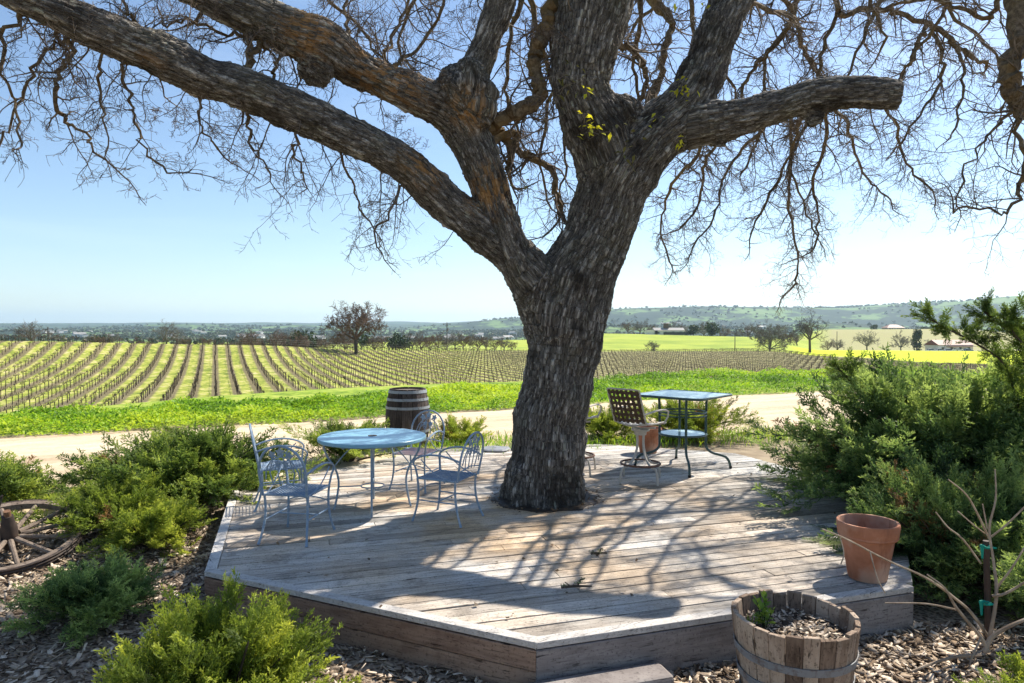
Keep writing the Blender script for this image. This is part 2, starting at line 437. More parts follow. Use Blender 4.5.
# ---- road
def far_edge(x): return 15.95 + .475 * x + .25 * math.sin(x * .35)
def road():
    V = []; xs = np.linspace(-30, 60, 180); n = 16
    for x in xs:
        y1 = far_edge(x) ; y0 = y1 - 5.9 + .35 * math.sin(x * .5 + 1) + .2 * math.sin(x * 1.7)
        if x > 3: y0 -= min((x - 3) * .12, .8)
        y1 += .12 * math.sin(x * 2.3)
        for k in range(n):
            y = y0 + (y1 - y0) * k / (n - 1)
            u = k / (n - 1); rut = -.02 * (math.exp(-((u - .3) / .07) ** 2) + math.exp(-((u - .7) / .07) ** 2))
            V.append((x, y, 0, .03 * math.sin(math.pi * u) ** .5 if 0 < u < 1 else 0, rut))
    V = np.array(V); z = ground(V[:, 0], V[:, 1]) + .01 + V[:, 3] + V[:, 4]
    a = (np.arange(len(xs) - 1)[:, None] * n + np.arange(n - 1)[None]).ravel()
    F = np.stack([a, a + n, a + n + 1, a + 1], -1)
    t = NT('dirt_road'); co = t.coord('Object'); m = t.new('ShaderNodeMapping'); m.inputs['Rotation'].default_value = (0, 0, -.44); t.ln(co, m.inputs[0])
    m2 = t.new('ShaderNodeMapping'); m2.inputs['Scale'].default_value = (.25, 1.4, 1); t.ln(m.outputs[0], m2.inputs[0])
    st = t.noise(m2.outputs[0], 1.2, 6, .65); fine = t.noise(co, 14, 5, .7)
    f = t.math('ADD', t.math('MULTIPLY', st, .65), t.math('MULTIPLY', fine, .35))
    c = t.ramp(f, [(.32, (.32, .235, .145)), (.48, (.50, .40, .275)), (.66, (.64, .54, .40))])
    peb = t.ramp(t.noise(co, 45, 2), [(.66, 0), (.7, 1)])
    t.col(t.mix(t.math('MULTIPLY', peb, .5), c, (.18, .14, .10))); t.rough(.95, .1); t.bump(f, .6, .02)
    tag(np_mesh('road', np.stack([V[:, 0], V[:, 1], z], -1), F[:, ::-1], t.m, smooth=True), kind='structure')
road()

# ---- weeds
def leaves(c, L, W, rise, mat, name, tint, droop=.3, azi=None):
    """one bent two-face leaf per row of c; rise = elevation angle"""
    N = len(c); a = rng.uniform(0, 6.283, N) if azi is None else azi
    d = np.stack([np.cos(a) * np.cos(rise), np.sin(a) * np.cos(rise), np.sin(rise)], -1)
    s = np.stack([-np.sin(a), np.cos(a), rng.normal(0, .4, N)], -1)
    dn = np.array([0, 0, -1.])
    p0 = c; p1 = c + d * (L * .5)[:, None]; p2 = c + d * L[:, None] + dn * (L * droop)[:, None]
    V = np.stack([p0, p1 + s * W[:, None], p2, p1 - s * W[:, None]], 1).reshape(-1, 3)
    F = np.arange(N * 4).reshape(-1, 4)
    return V, F, np.repeat(tint, 4)
def weeds():
    N = 175000
    x = rng.uniform(-17, 24, N); e = 15.95 + .475 * x + .25 * np.sin(x * .35)
    u = rng.uniform(0, 1, N) ** .8; y = e + u * (3.9 + np.clip((x + 6) * .28, 0, 3.2)) + rng.normal(0, .12, N)
    cl = vnoise(x, y, .9, 11) + .6 * vnoise(x, y, .35, 12)
    h = np.clip(.30 + .46 * cl, .05, .75) * np.clip(u * 7 + .15, 0, 1) * np.clip(.64 + x * .012, .45, .9)
    z = ground(x, y) + h * rng.uniform(.15, 1, N) ** .6
    L = rng.uniform(.04, .12, N); W = L * rng.uniform(.10, .32, N)
    V, F, T = leaves(np.stack([x, y, z], -1), L, W, rng.uniform(.0, 1.3, N), None, '', np.clip(.58 + vnoise(x, y, 2.2, 13) + rng.normal(0, .18, N), 0, 1))
    m = mat_foliage('weed_leaf', (.05, .12, .012), (.19, .34, .025), (.43, .51, .04), .40, 1.2)
    tag(np_mesh('weeds', V, F, m, attrs={'tint': T}), 'bright green strip of weeds along the far side of the dirt road', 'weeds', kind='stuff')
    # sparse grass on near road verge
    N = 5000
    x = rng.uniform(-1.6, 4.8, N); y = rng.normal(11.0, .35, N) + .18 * x
    V, F, T = leaves(np.stack([x, y, ground(x, y)], -1), rng.uniform(.08, .3, N), rng.uniform(.003, .007, N), rng.uniform(.7, 1.45, N), None, '', rng.uniform(.1, 1, N))
    tag(np_mesh('grass', V, F, m, attrs={'tint': T}), 'thin green grass growing between the deck and the dirt road', 'grass', kind='stuff')
weeds()

# ---- vineyard
M_VINE = mat_twig('vine_wood', (.045, .033, .025), (.12, .095, .075))
M_POST = simple('vine_stake', (.32, .30, .27), (.18, .16, .14))
def vine_mesh(k):
    b = MB(); q = random.Random(k); h = .72
    b.tube([(0, 0, -.15), (q.uniform(-.04, .04), 0, .4), (0, 0, h)], [.036, .03, .028], 5)
    for s in (-1, 1):
        b.tube([(0, 0, h), (q.uniform(-.03, .03), s * .45, h + .05), (0, s * .9, h + .03)], [.03, .025, .018], 4)
        for i in range(4):
            y = s * (.12 + i * .22) + q.uniform(-.05, .05)
            b.tube([(0, y, h), (q.uniform(-.12, .12), y + q.uniform(-.08, .08), h + q.uniform(.12, .38))], [.02, .008], 3)
    b.box((.05, 0, .45), (.02, .02, 1.15))
    return b
def vineyard():
    dirr = np.array([-math.sin(VA), math.cos(VA)]); acr = np.array([math.cos(VA), math.sin(VA)])
    out = []
    for i in range(-140, 96):
        for j in range(-60, 220):
            p = acr * (i * VS) + dirr * (j * 1.85)
            x, y = p
            if y < 20: continue
            r = math.hypot(x, y); px = 512 + FPX * x / y
            if r < 60 or px < -60 or px > 1000: continue
            cr = float(cosint(np.array([px]), PXK, CREST_R)[0])
            if r > cr + 6: continue
            if px > 835 and r > 190: continue
            out.append((x + random.gauss(0, .05), y + random.gauss(0, .05), r, px))
    return out
VINES = vineyard()
def place_vines():
    vs = sorted(VINES, key=lambda q: q[2])
    # the nearest that clear the weeds in the picture
    def vis(q):
        row = HZ + (CH - (gz(q[0], q[1]) + 1.3)) * FPX / q[1]
        return row < (407 - q[3] * .045) and not (490 < q[3] < 612) and 0 < q[3] < 840
    near = []; ids = set()
    for i, q in enumerate(vs):
        if len(near) < 290 and vis(q): near.append(q); ids.add(i)
    protos = []
    for k in range(4):
        me = vine_mesh(k).build('grapevine', None)
        me.data.materials.append(M_VINE); protos.append(me)
    for n_, q in enumerate(near):
        if n_ < 4: o = protos[n_]
        else: o = protos[n_ % 4].copy(); COL.objects.link(o)
        o.location = (q[0], q[1], gz(q[0], q[1])); o.rotation_euler = (0, 0, VA + (math.pi if n_ % 2 else 0)); s = random.uniform(.9, 1.15); o.scale = (s, 1, s)
        tag(o, 'bare pruned grapevine on its stake in the nearest vineyard rows', 'grapevine', 'grapevines in the nearest rows of the field')
    rest = np.array([q for i, q in enumerate(vs) if i not in ids])
    temps = []
    for k in range(3):
        b = vine_mesh(10 + k); v = np.array(b.v)
        tri = []
        for f in b.f:
            for a in range(1, len(f) - 1): tri.append((f[0], f[a], f[a + 1]))
        temps.append((v, np.array(tri)))
    Vs, Fs = [], []; off = 0
    z = ground(rest[:, 0], rest[:, 1])
    for k, (v, f) in enumerate(temps):
        idx = np.arange(k, len(rest), 3); n = len(idx)
        s = rng.uniform(.9, 1.15, n)
        x = v[None, :, 0] * s[:, None]; y = v[None, :, 1] * np.ones((n, 1)); zz = v[None, :, 2] * s[:, None]
        X = x * math.cos(VA) - y * math.sin(VA) + rest[idx, 0][:, None]; Y = x * math.sin(VA) + y * math.cos(VA) + rest[idx, 1][:, None]
        Vs.append(np.stack([X, Y, zz + z[idx][:, None]], -1).reshape(-1, 3))
        Fs.append((f[None] + (np.arange(n) * len(v))[:, None, None] + off).reshape(-1, 3)); off += n * len(v)
    tag(np_mesh('grapevines', np.concatenate(Vs), np.concatenate(Fs), M_VINE), 'rows upon rows of bare grapevines covering the far vineyard slope', 'vineyard', kind='stuff')
    print('vines', len(vs))
place_vines()

# ---------------------------------------------------------------- trees of the distance
def branch_gen(q, start, dirv, length, rad, lv, maxlv, out, kids=(3, 5), spread=.75, grav=0.0, ratio=.62, wob=.18, segs=4, rmin=.004):
    pts = [Vector(start)]; d = Vector(dirv).normalized(); rr = [rad]
    for i in range(segs):
        d = (d + Vector((q.gauss(0, wob), q.gauss(0, wob), q.gauss(0, wob) + grav))).normalized()
        pts.append(pts[-1] + d * (length / segs)); rr.append(max(rad * (1 - .62 * (i + 1) / segs), rmin))
    out.append((pts, rr, lv))
    if lv >= maxlv: return
    n = q.randint(*kids)
    for k in range(n):
        t = .25 + .75 * (k + q.random()) / n; i = min(int(t * segs), segs - 1); f = t * segs - i
        p = pts[i].lerp(pts[i + 1], min(f, 1)); tan = (pts[i + 1] - pts[i]).normalized()
        side = tan.orthogonal(); side.rotate(Matrix.Rotation(q.uniform(0, 6.283), 3, tan))
        nd = tan * math.cos(spread) + side * math.sin(spread) * q.uniform(.8, 1.2)
        branch_gen(q, p, nd, length * ratio * q.uniform(.75, 1.2), max(rr[i] * .55, rmin), lv + 1, maxlv, out, kids, spread, grav, ratio, wob, segs, rmin)
def bare_tree(h, w, seed, levels=4, rmin=.02, trunk_h=.28, mat=None):
    """a leafless tree h tall, w wide: (trunk builder, crown builder)"""
    q = random.Random(seed); out = []; tr = MB(); cr = MB()
    th = h * trunk_h; tr.tube([(0, 0, -.5), (0, 0, th * .4), (q.uniform(-.2, .2), 0, th)], [h * .045, h * .033, h * .03], 8)
    for k in range(7):
        a = k * 6.283 / 7 + q.uniform(-.3, .3); el = q.uniform(.35, 1.25)
        d = Vector((math.cos(a) * math.cos(el), math.sin(a) * math.cos(el), math.sin(el)))
        reach = 1 / math.sqrt((math.cos(el) / (w * .5)) ** 2 + (math.sin(el) / (h - th)) ** 2)
        branch_gen(q, (0, 0, th), d, reach * .72, h * .022, 1, levels, out, (4, 5), .7, .02, .58, .16, 4, rmin)
    for pts, rr, lv in out: cr.tube(pts, rr, 4 if lv < 3 else 3)
    return tr, cr
def leafy_tree(h, w, seed, n=1500, leaf=.5, trunk=.15):
    q = np.random.default_rng(seed); tr = MB(); tr.tube([(0, 0, -.5), (0, 0, h * .5)], [h * .03, h * .02], 6)
    lob = q.normal(0, 1, (14, 3)); lob /= np.linalg.norm(lob, axis=1)[:, None]
    cen = np.array([0, 0, h * (trunk + (1 - trunk) * .5)]); rad = np.array([w / 2, w / 2, h * (1 - trunk) / 2])
    i = q.integers(0, 14, n)
    p = cen + rad * (lob[i] * .62 + q.normal(0, .2, (n, 3)))
    d1 = q.normal(0, 1, (n, 3)); d1 /= np.linalg.norm(d1, axis=1)[:, None]; d2 = np.cross(d1, q.normal(0, 1, (n, 3))); d2 /= np.linalg.norm(d2, axis=1)[:, None]
    s = leaf * q.uniform(.6, 1.3, n)[:, None]
    V = np.stack([p - d1 * s, p + d2 * s * .6, p + d1 * s, p - d2 * s * .6], 1).reshape(-1, 3)
    return tr, (V, np.arange(4 * n).reshape(-1, 4), np.repeat(q.uniform(0, 1, n), 4))
M_TB = mat_twig('bare_bark', (.05, .04, .035), (.13, .105, .09))
M_TR = mat_twig('rusty_twigs', (.085, .055, .04), (.19, .125, .09))
M_TG = mat_twig('grey_twigs', (.10, .09, .08), (.20, .175, .15))
M_EV = mat_foliage('evergreen_leaf', (.012, .022, .010), (.03, .05, .018), (.07, .10, .035), .15, .3)
M_OL = mat_foliage('shrub_leaf', (.05, .05, .03), (.09, .09, .05), (.15, .15, .08), .15, .3)
def put_tree(tree, loc, name, label, cat='tree', group=None, mats=(M_TB, M_TB), rz=0, scale=1):
    tr, cr = tree
    e = empty(name, loc, rz, label, cat, group); e.scale = (scale,) * 3
    tr.build('trunk', mats[0], e, smooth=True)
    if isinstance(cr, MB): cr.build('crown', mats[1], e)
    else: np_mesh('crown', cr[0], cr[1], mats[1], e, attrs={'tint': cr[2]})
    return e
def place(px, d):
    x = (px - 512) / FPX * d; return (x, d, gz(x, d))
put_tree(bare_tree(11.0, 15, 3, 5, .034), place(356, 150), 'oak_tree', 'big round bare oak with reddish twigs at the vineyard edge', mats=(M_TB, M_TR))
put_tree(bare_tree(5.6, 5.4, 5, 4, .02, .15), place(31, 134), 'bare_tree', 'small pale bare tree at the far left end of the vineyard crest', mats=(M_TG, M_TG))
put_tree(bare_tree(9, 10, 6, 4, .03), place(166, 215), 'bare_tree', 'bare tree standing alone behind the middle of the left vineyard', mats=(M_TB, M_TG))
put_tree(bare_tree(13, 15, 8, 4, .035, .33), place(810, 235), 'oak_tree', 'tall bare spreading oak left of the bright yellow-green field', mats=(M_TB, M_TB))
put_tree(bare_tree(9.5, 15, 9, 5, .03, .08), place(770, 232), 'bare_tree', 'low broad bare tree behind the right end of the vineyard', mats=(M_TB, M_TG))
put_tree(bare_tree(9.0, 13.5, 12, 4, .04, .25), place(867, 305), 'bare_tree', 'round grey bare tree at the back of the bright yellow-green field', mats=(M_TB, M_TG))
put_tree(bare_tree(8.0, 11, 13, 4, .04, .25), place(901, 310), 'bare_tree', 'bare grey tree left of the dark cypress by the barn', mats=(M_TB, M_TG))
put_tree(leafy_tree(12, 5, 14, 900, .55, .02), place(917, 330), 'cypress_tree', 'dark leaning cypress beside the red roofed barn', mats=(M_TB, M_EV))
put_tree(bare_tree(3.2, 6.5, 15, 4, .03, .05), place(652, 226), 'bare_bush', 'small greyish bare bush on the green slope past the vineyard', 'bush', mats=(M_TB, M_TG))
put_tree(leafy_tree(6.6, 7.4, 16, 800, .45, .05), place(693, 385), 'evergreen_tree', 'smaller dark round evergreen right of the hilltop house', mats=(M_TB, M_EV))
put_tree(leafy_tree(8.2, 9.5, 17, 1000, .5, .05), place(712, 380), 'evergreen_tree', 'larger dark evergreen at the right end of the green hilltop', mats=(M_TB, M_EV))
# hedge-row of bare and evergreen trees behind the crest
def copy_kind(src, loc, label, group, rz, s):
    c = copy_tree(src); c.location = loc; c.rotation_euler = (0, 0, rz); c.scale = (s,) * 3
    tag(c, label, group=group); return c
g = 'trees in the belt behind the vineyard'
L1, L2, L3 = 'low bare brownish tree in the belt behind the vineyard', 'thin grey bare tree in the belt behind the vineyard', 'dark green bushy tree in the belt behind the vineyard'
pr = [put_tree(bare_tree(7, 9, 21, 4, .035, .12), place(250, 215), 'bare_tree', L1, group=g, mats=(M_TB, M_TR)),
      put_tree(bare_tree(7.5, 8, 22, 4, .035, .2), place(285, 225), 'bare_tree', L2, group=g, mats=(M_TB, M_TG)),
      put_tree(leafy_tree(7, 8, 23, 500, .5, .03), place(304, 215), 'evergreen_tree', L3, group=g, mats=(M_TB, M_EV))]
q = random.Random(5)
belt = [(px, q.uniform(205, 270), q.choice([0, 0, 0, 1]) if q.random() < .88 else 2) for px in
        [245, 258, 268, 277, 292, 300, 316, 322, 333, 345, 362, 374, 383, 395, 404, 412, 421, 430, 438, 447, 455, 463, 470, 478, 486, 495, 504, 512, 232, 222, 205, 190, 180, 150, 140, 110, 98]]
belt += [(309, 212, 2), (297, 216, 2), (102, 212, 2), (396, 226, 2)]
for px, d, k in belt:
    copy_kind(pr[k], place(px, d), (L1, L2, L3)[k], g, q.uniform(0, 6), q.uniform(.6, 1.0) * (1 if px > 235 else .75) * (.8 if px > 480 else 1))
g = 'bare trees along the foot of the right hills'
for i, (px, d, s) in enumerate([(628, 410, 1.1), (640, 430, 1.3), (650, 425, 1), (672, 430, 1.3), (682, 440, 1.2), (704, 450, 1.6), (725, 430, 1.0), (738, 440, .9), (748, 420, 1.2), (757, 410, 1.2), (790, 330, .9), (797, 350, 1), (828, 320, .8), (838, 330, .9), (898, 640, 1.3), (781, 420, 1.2), (765, 300, 1.0), (930, 335, .9)]):
    copy_kind(pr[i % 2], place(px, d), ('bare brown tree near the green hill with the dark evergreens', 'bare grey tree near the green hill with the dark evergreens')[i % 2], g, q.uniform(0, 6), s)

# far-off wood
def woodland():
    N = 22000; px = rng.uniform(-80, 1100, N); d = np.exp(rng.uniform(math.log(480), math.log(4200), N))
    x = (px - 512) / FPX * d; y = d
    dens = vnoise(x, y, 260, 21) + .5 * vnoise(x, y, 90, 22)
    keep = (dens > .08) | (rng.random(N) < .10)
    keep &= ~((px > 815) & (d < 1000)); keep &= ~((px > 590) & (px < 800) & (d < 500))
    x, y, d = x[keep], y[keep], d[keep]; n = len(x); z = ground(x, y)
    K = 16; s = rng.uniform(2.0, 4.4, n) * np.clip(d / 1500, .8, 1.7)
    p = rng.normal(0, .42, (n, K, 3)) * s[:, None, None]; p[..., 2] = np.abs(p[..., 2]) * .9 + .3 * s[:, None]
    c = (np.stack([x, y, z], -1)[:, None] + p).reshape(-1, 3); M = len(c); ss = np.repeat(s, K) * .5
    d1 = rng.normal(0, 1, (M, 3)); d1 /= np.linalg.norm(d1, axis=1)[:, None]; d2 = np.cross(d1, rng.normal(0, 1, (M, 3))); d2 /= np.linalg.norm(d2, axis=1)[:, None]
    V = np.stack([c - d1 * ss[:, None], c - d2 * ss[:, None], c + d1 * ss[:, None], c + d2 * ss[:, None]], 1).reshape(-1, 3)
    T = np.repeat(np.repeat(rng.uniform(0, 1, n), K), 4)
    m = mat_foliage('far_wood_leaf', (.02, .035, .018), (.05, .06, .035), (.11, .095, .065), .1, .01)
    tag(np_mesh('far_woodland', V, np.arange(4 * M).reshape(-1, 4), m, attrs={'tint': T}), 'scattered dark woods on the distant hills and valley', 'woodland', kind='stuff')
woodland()

# ---- distant houses
M_WH = simple('white_wall', (.72, .70, .66), (.62, .60, .56)); M_RT = simple('tile_roof', (.34, .20, .15), (.24, .15, .12), scale=3)
M_RG = simple('grey_roof', (.30, .29, .28), (.22, .21, .2)); M_RR = simple('red_roof', (.21, .055, .035), (.15, .04, .03), scale=3); M_GL = simple('dark_window', (.03, .035, .04), rough=.2, spec=.6)
M_BRK = simple('brown_tower', (.14, .085, .06))
def gable(b, w, l, z0, hr, over=.3):
    x, y = w / 2 + over, l / 2 + over
    b.add([(-x, -y, z0), (x, -y, z0), (x, y, z0), (-x, y, z0), (-x, 0, z0 + hr), (x, 0, z0 + hr), (-x, -y, z0 - .15), (x, -y, z0 - .15), (x, y, z0 - .15), (-x, y, z0 - .15)],
          [(0, 1, 5, 4), (2, 3, 4, 5), (0, 4, 3), (1, 2, 5), (6, 9, 8, 7), (0, 6, 7, 1), (1, 7, 8, 2), (2, 8, 9, 3), (3, 9, 6, 0)])
def hip(b, w, l, z0, hr, over=.6):
    x, y = w / 2 + over, l / 2 + over; k = w / 2 - l / 2
    b.add([(-x, -y, z0), (x, -y, z0), (x, y, z0), (-x, y, z0), (-k, 0, z0 + hr), (k, 0, z0 + hr)], [(0, 1, 5, 4), (2, 3, 4, 5), (3, 0, 4), (1, 2, 5), (3, 2, 1, 0)])
def house(px, d, w, l, h, hr, name, label, rm, rz=0, roof=gable, dz=0, group=None, wm=M_WH):
    e = empty(name, Vector(place(px, d)) + Vector((0, 0, dz)), rz, label, 'house', group)
    MB().box((0, 0, h / 2 - 1), (w, l, h + 2)).build('wall', wm, e)
    b = MB(); roof(b, w, l, h + .01, hr); b.build('roof', rm, e)
    nwin = max(2, int(w / 4))
    for i in range(nwin):
        MB().box((-w / 2 + (i + .5) * w / nwin, -l / 2 - .02, h * .5), (1.3, .08, h * .42)).build('window', M_GL, e)
    return e
e = house(893, 600, 15, 9, 3.4, 2.8, 'villa', 'tan villa with a hipped tile roof on top of the dry hill', M_RT, roof=hip, wm=simple('tan_wall', (.45, .36, .27)))
for i in range(4): MB().box((-7 + i * 2.2, -5.6, 1.6), (.4, .4, 3.2)).build('porch_column', M_WH, e)
MB().box((-3.7, -5.6, 3.3), (7.4, .5, .4)).build('porch_beam', M_WH, e)
put_tree(leafy_tree(6, 7, 31, 500, .6, .02), place(875, 598), 'evergreen_tree', 'dark round tree at the left side of the hilltop villa', mats=(M_TB, M_EV))
put_tree(leafy_tree(5, 10, 32, 500, .6, .02), place(925, 600), 'evergreen_tree', 'dark low tree at the right of the hilltop villa', mats=(M_TB, M_EV))
e = house(668, 395, 17, 8, 2.6, 1.5, 'farm_house', 'long low farm house with a square brown tower on the green hilltop', M_RG)
MB().box((-1.2, 0, 3.2), (2.6, 2.6, 6.8)).build('tower', M_BRK, e); b = MB(); hip(b, 2.9, 2.8, 6.62, .6, .15); b.build('tower_roof', M_RG, e)
MB().box((-9.8, -1, 1.2), (6, 6, 3)).build('side_wing', M_WH, e); b = MB(); gable(b, 6.4, 6.4, 2.72, 1.2); b.build('wing_roof', M_WH, e)
MB().box((4, -9, .9), (17, 1.2, 1.6)).build('terrace_wall', simple('dark_terrace', (.05, .055, .06)), e)
e = house(949, 330, 18, 9, 3.6, 2.4, 'barn', 'white barn with a wide red roof beside the bright field', M_RR, .12)
MB().box((2, -6.0, 3.0), (14, 3, .18)).build('porch_roof', M_RR, e)
g = 'small white houses in the far valley town'
h0 = None; q = random.Random(9)
for i in range(46):
    px = q.uniform(2, 520) if i < 34 else q.uniform(640, 860); d = q.uniform(900, 2100) if i < 34 else q.uniform(1300, 2400)
    if h0 is None:
        h0 = house(px, d, 16, 10, 4.5, 2.6, 'town_house', 'small white house in the hazy far valley town', M_RG, q.uniform(-.5, .5), group=g, dz=1.5)
    else:
        c = copy_tree(h0); c.location = Vector(place(px, d)) + Vector((0, 0, 2)); c.rotation_euler = (0, 0, q.uniform(-.8, .8)); s = q.uniform(.6, 1.2); c.scale = (s, s, s)
# cars by the barn
M_CW = simple('white_paint', (.78, .78, .78), (.74, .74, .74), .3, .5); M_CB = simple('blue_paint', (.12, .22, .36), rough=.3, spec=.5); M_TY = simple('tyre_rubber', (.02, .02, .02))
def car(px, d, mat, label, rz, s=1):
    e = empty('parked_car', place(px, d), rz, label, 'car'); e.scale = (s,) * 3
    MB().add([(-2.2, -.85, .35), (2.2, -.85, .35), (2.2, .85, .35), (-2.2, .85, .35), (-2.15, -.85, .9), (2.1, -.85, .85), (2.1, .85, .85), (-2.15, .85, .9)], [(3, 2, 1, 0), (4, 5, 6, 7), (0, 1, 5, 4), (1, 2, 6, 5), (2, 3, 7, 6), (3, 0, 4, 7)]).build('body', mat, e, bevel=.08)
    MB().add([(-1.7, -.78, .87), (1.2, -.78, .87), (1.2, .78, .87), (-1.7, .78, .87), (-1.2, -.65, 1.45), (.5, -.65, 1.45), (.5, .65, 1.45), (-1.2, .65, 1.45)], [(4, 5, 6, 7), (0, 1, 5, 4), (1, 2, 6, 5), (2, 3, 7, 6), (3, 0, 4, 7)]).build('cabin', M_GL, e)
    MB().box((-.35, 0, 1.47), (1.7, 1.3, .05)).build('roof', mat, e)
    for x in (-1.4, 1.4):
        for y in (-.86, .86):
            MB().tube([(x, y - .1, .33), (x, y + .1, .33)], .33, 12).build('wheel', M_TY, e)
for px, d, m, l, rz in ((931, 300, M_CW, 'leftmost white car parked below the barn', .2), (940, 296, M_CW, 'white car parked nose to tail second from left below the barn', .1), (949, 298, M_CW, 'white car third from the left in the lot below the barn', -.1), (958, 285, M_CW, 'white car nearest the road in the lot below the barn', .3), (968, 290, M_CB, 'blue car parked at the right end below the barn', .2)):
    car(px, d, m, l, rz)
# poles
M_PW = simple('pole_wood', (.10, .075, .055), (.06, .045, .035))
def pole(px, d, h, label, arms=1):
    e = empty('utility_pole', place(px, d), .2, label, 'utility pole')
    MB().tube([(0, 0, -1), (0, 0, h)], [.17, .12], 8).build('post', M_PW, e)
    for i in range(arms): MB().box((0, 0, h - .5 - i * 1.1), (2.6, .14, .16)).build('crossarm', M_PW, e)
    if arms: MB().tube([(.35, 0, h - 2.6), (.35, 0, h - 1.8)], .22, 8).build('transformer', M_POST, e)
pole(48, 180, 5.6, 'wooden utility pole near the left end of the vineyard crest', 2)
pole(447, 215, 9.0, 'wooden utility pole between the big round oak and the trunk', 1)
pole(735, 235, 5.6, 'thin bare pole on the green slope below the dark evergreens', 0)
pole(837, 300, 8.5, 'thin utility pole at the foot of the dry villa hill', 0)
# fence along the crest
M_WIRE = simple('fence_wire', (.3, .3, .3), rough=.5, metal=.6)
def crest_fence():
    e = empty('wire_fence', place(400, 172), 0, 'wire fence with thin posts along the vineyard crest by the round oak', 'fence')
    ox, oy, oz = e.location; pts = []
    for px in range(235, 521, 7):
        cr = float(cosint(np.array([float(px)]), PXK, CREST_R)[0]) + 7; th = math.atan((px - 512) / FPX)
        x, y = cr * math.sin(th), cr * math.cos(th); pts.append(Vector((x - ox, y - oy, gz(x, y) - oz)))
    for p in pts: MB().box(p + Vector((0, 0, .6)), (.1, .1, 1.6)).build('fence_post', M_PW, e)
    for k, h in enumerate((.5, .95, 1.35)): MB().tube([p + Vector((0, 0, h)) for p in pts], .012, 3).build('wire', M_WIRE, e)
crest_fence()
# ================================================================ THE OAK
# limbs: rows of (px, py, depth, radius in px)
LIMBS = {
 'trunk': [(547, 520, 7.38, 44), (547, 506, 7.38, 42), (546, 490, 7.38, 42), (547, 465, 7.38, 40), (550, 425, 7.38, 38.5), (557, 390, 7.38, 38), (562, 354, 7.38, 38), (567, 310, 7.38, 44), (578, 275, 7.36, 42), (595, 240, 7.34, 36), (607, 205, 7.32, 37), (617, 180, 7.3, 38), (640, 150, 7.3, 34), (668, 125, 7.3, 30), (690, 100, 7.3, 26), (703, 70, 7.35, 24), (716, 38, 7.4, 23), (731, 0, 7.5, 22), (748, -50, 7.6, 20), (752, -120, 7.7, 17)],
 'stem': [(612, 190, 7.3, 34), (604, 150, 7.25, 34), (588, 115, 7.2, 31), (580, 88, 7.2, 30), (583, 55, 7.2, 34), (590, 25, 7.25, 37), (598, -5, 7.3, 36), (612, -60, 7.4, 30), (606, -130, 7.5, 24)],
 'stump': [(660, 135, 7.3, 26), (695, 127, 7.2, 23), (721, 122, 7.15, 21), (745, 117, 7.1, 18), (770, 110, 7.05, 17), (798, 101, 7.0, 17), (823, 97, 6.95, 18), (850, 95, 6.9, 17), (875, 95, 6.85, 16.5), (897, 96, 6.8, 15)],
 'left': [(562, 330, 7.35, 40), (545, 295, 7.3, 32), (520, 262, 7.2, 25), (493, 240, 7.1, 21), (455, 211, 6.95, 21), (416, 174, 6.75, 20.5), (372, 146, 6.55, 20.5), (328, 126, 6.4, 21), (295, 112, 6.25, 22), (253, 94, 6.1, 22), (211, 80, 6.0, 22.5), (172, 63, 5.9, 23), (141, 51, 5.8, 22), (105, 34, 5.7, 21), (70, 18, 5.6, 19), (17, -4, 5.5, 17), (-60, -40, 5.4, 15), (-150, -70, 5.3, 11)],
 'middle': [(556, 315, 7.3, 32), (532, 285, 7.2, 22), (512, 250, 7.1, 20), (498, 215, 7.05, 19.5), (487, 180, 7.0, 21), (474, 145, 6.95, 23), (455, 118, 6.9, 23), (425, 100, 6.8, 21), (388, 84, 6.7, 20), (355, 68, 6.6, 22), (330, 50, 6.5, 25), (299, 38, 6.4, 24), (246, 16, 6.3, 20), (195, -6, 6.2, 17), (130, -40, 6.1, 14), (50, -90, 6.0, 10)],
 'riser': [(470, 110, 6.95, 24), (472, 82, 6.95, 19), (482, 55, 6.95, 15), (496, 22, 7.0, 15), (501, -5, 7.05, 15), (503, -60, 7.1, 13), (480, -120, 7.1, 10)],
}
BURLS = [((465, 94, 6.83), 31, 20), ((478, 112, 6.8), 18, 30), ((452, 88, 6.85), 15, 31), ((318, 68, 6.47), 19, 21), ((812, 118, 6.98), 11, 22), ((718, 140, 7.15), 9, 23), ((620, 118, 7.2), 22, 24), ((583, 126, 7.2), 24, 25)]
def px_path(rows, sub=5):
    s = smooth_path(rows, sub)
    if len(rows) > 12 and rows[0][3] > 30 and rows[1][0] < 550: s = [list(q[:3]) + [q[3] * .95] for q in s]
    return [at(q[0], q[1], q[2]) for q in s], [max(q[3], 1) * q[2] / FPX for q in s]
def blob(b, c, r, seed, n=10):
    c = Vector(c); vs = []; fs = []
    for i in range(n + 1):
        for k in range(n * 2):
            a = math.pi * i / n; p = 2 * math.pi * k / (2 * n)
            d = Vector((math.sin(a) * math.cos(p), math.sin(a) * math.sin(p), math.cos(a)))
            vs.append(c + d * r * (1 + .25 * mnoise.noise(d * 1.8 + Vector((seed, 0, 0)))))
    for i in range(n):
        for k in range(2 * n):
            l = (k + 1) % (2 * n); fs.append((i * 2 * n + k, (i + 1) * 2 * n + k, (i + 1) * 2 * n + l, i * 2 * n + l))
    b.add(vs, fs)
OAK = empty('oak_tree', (.36, 7.38, 0), 0, 'huge old oak rising through the deck with thick rough limbs and bare twigs', 'tree')
OFF = Vector(OAK.location)
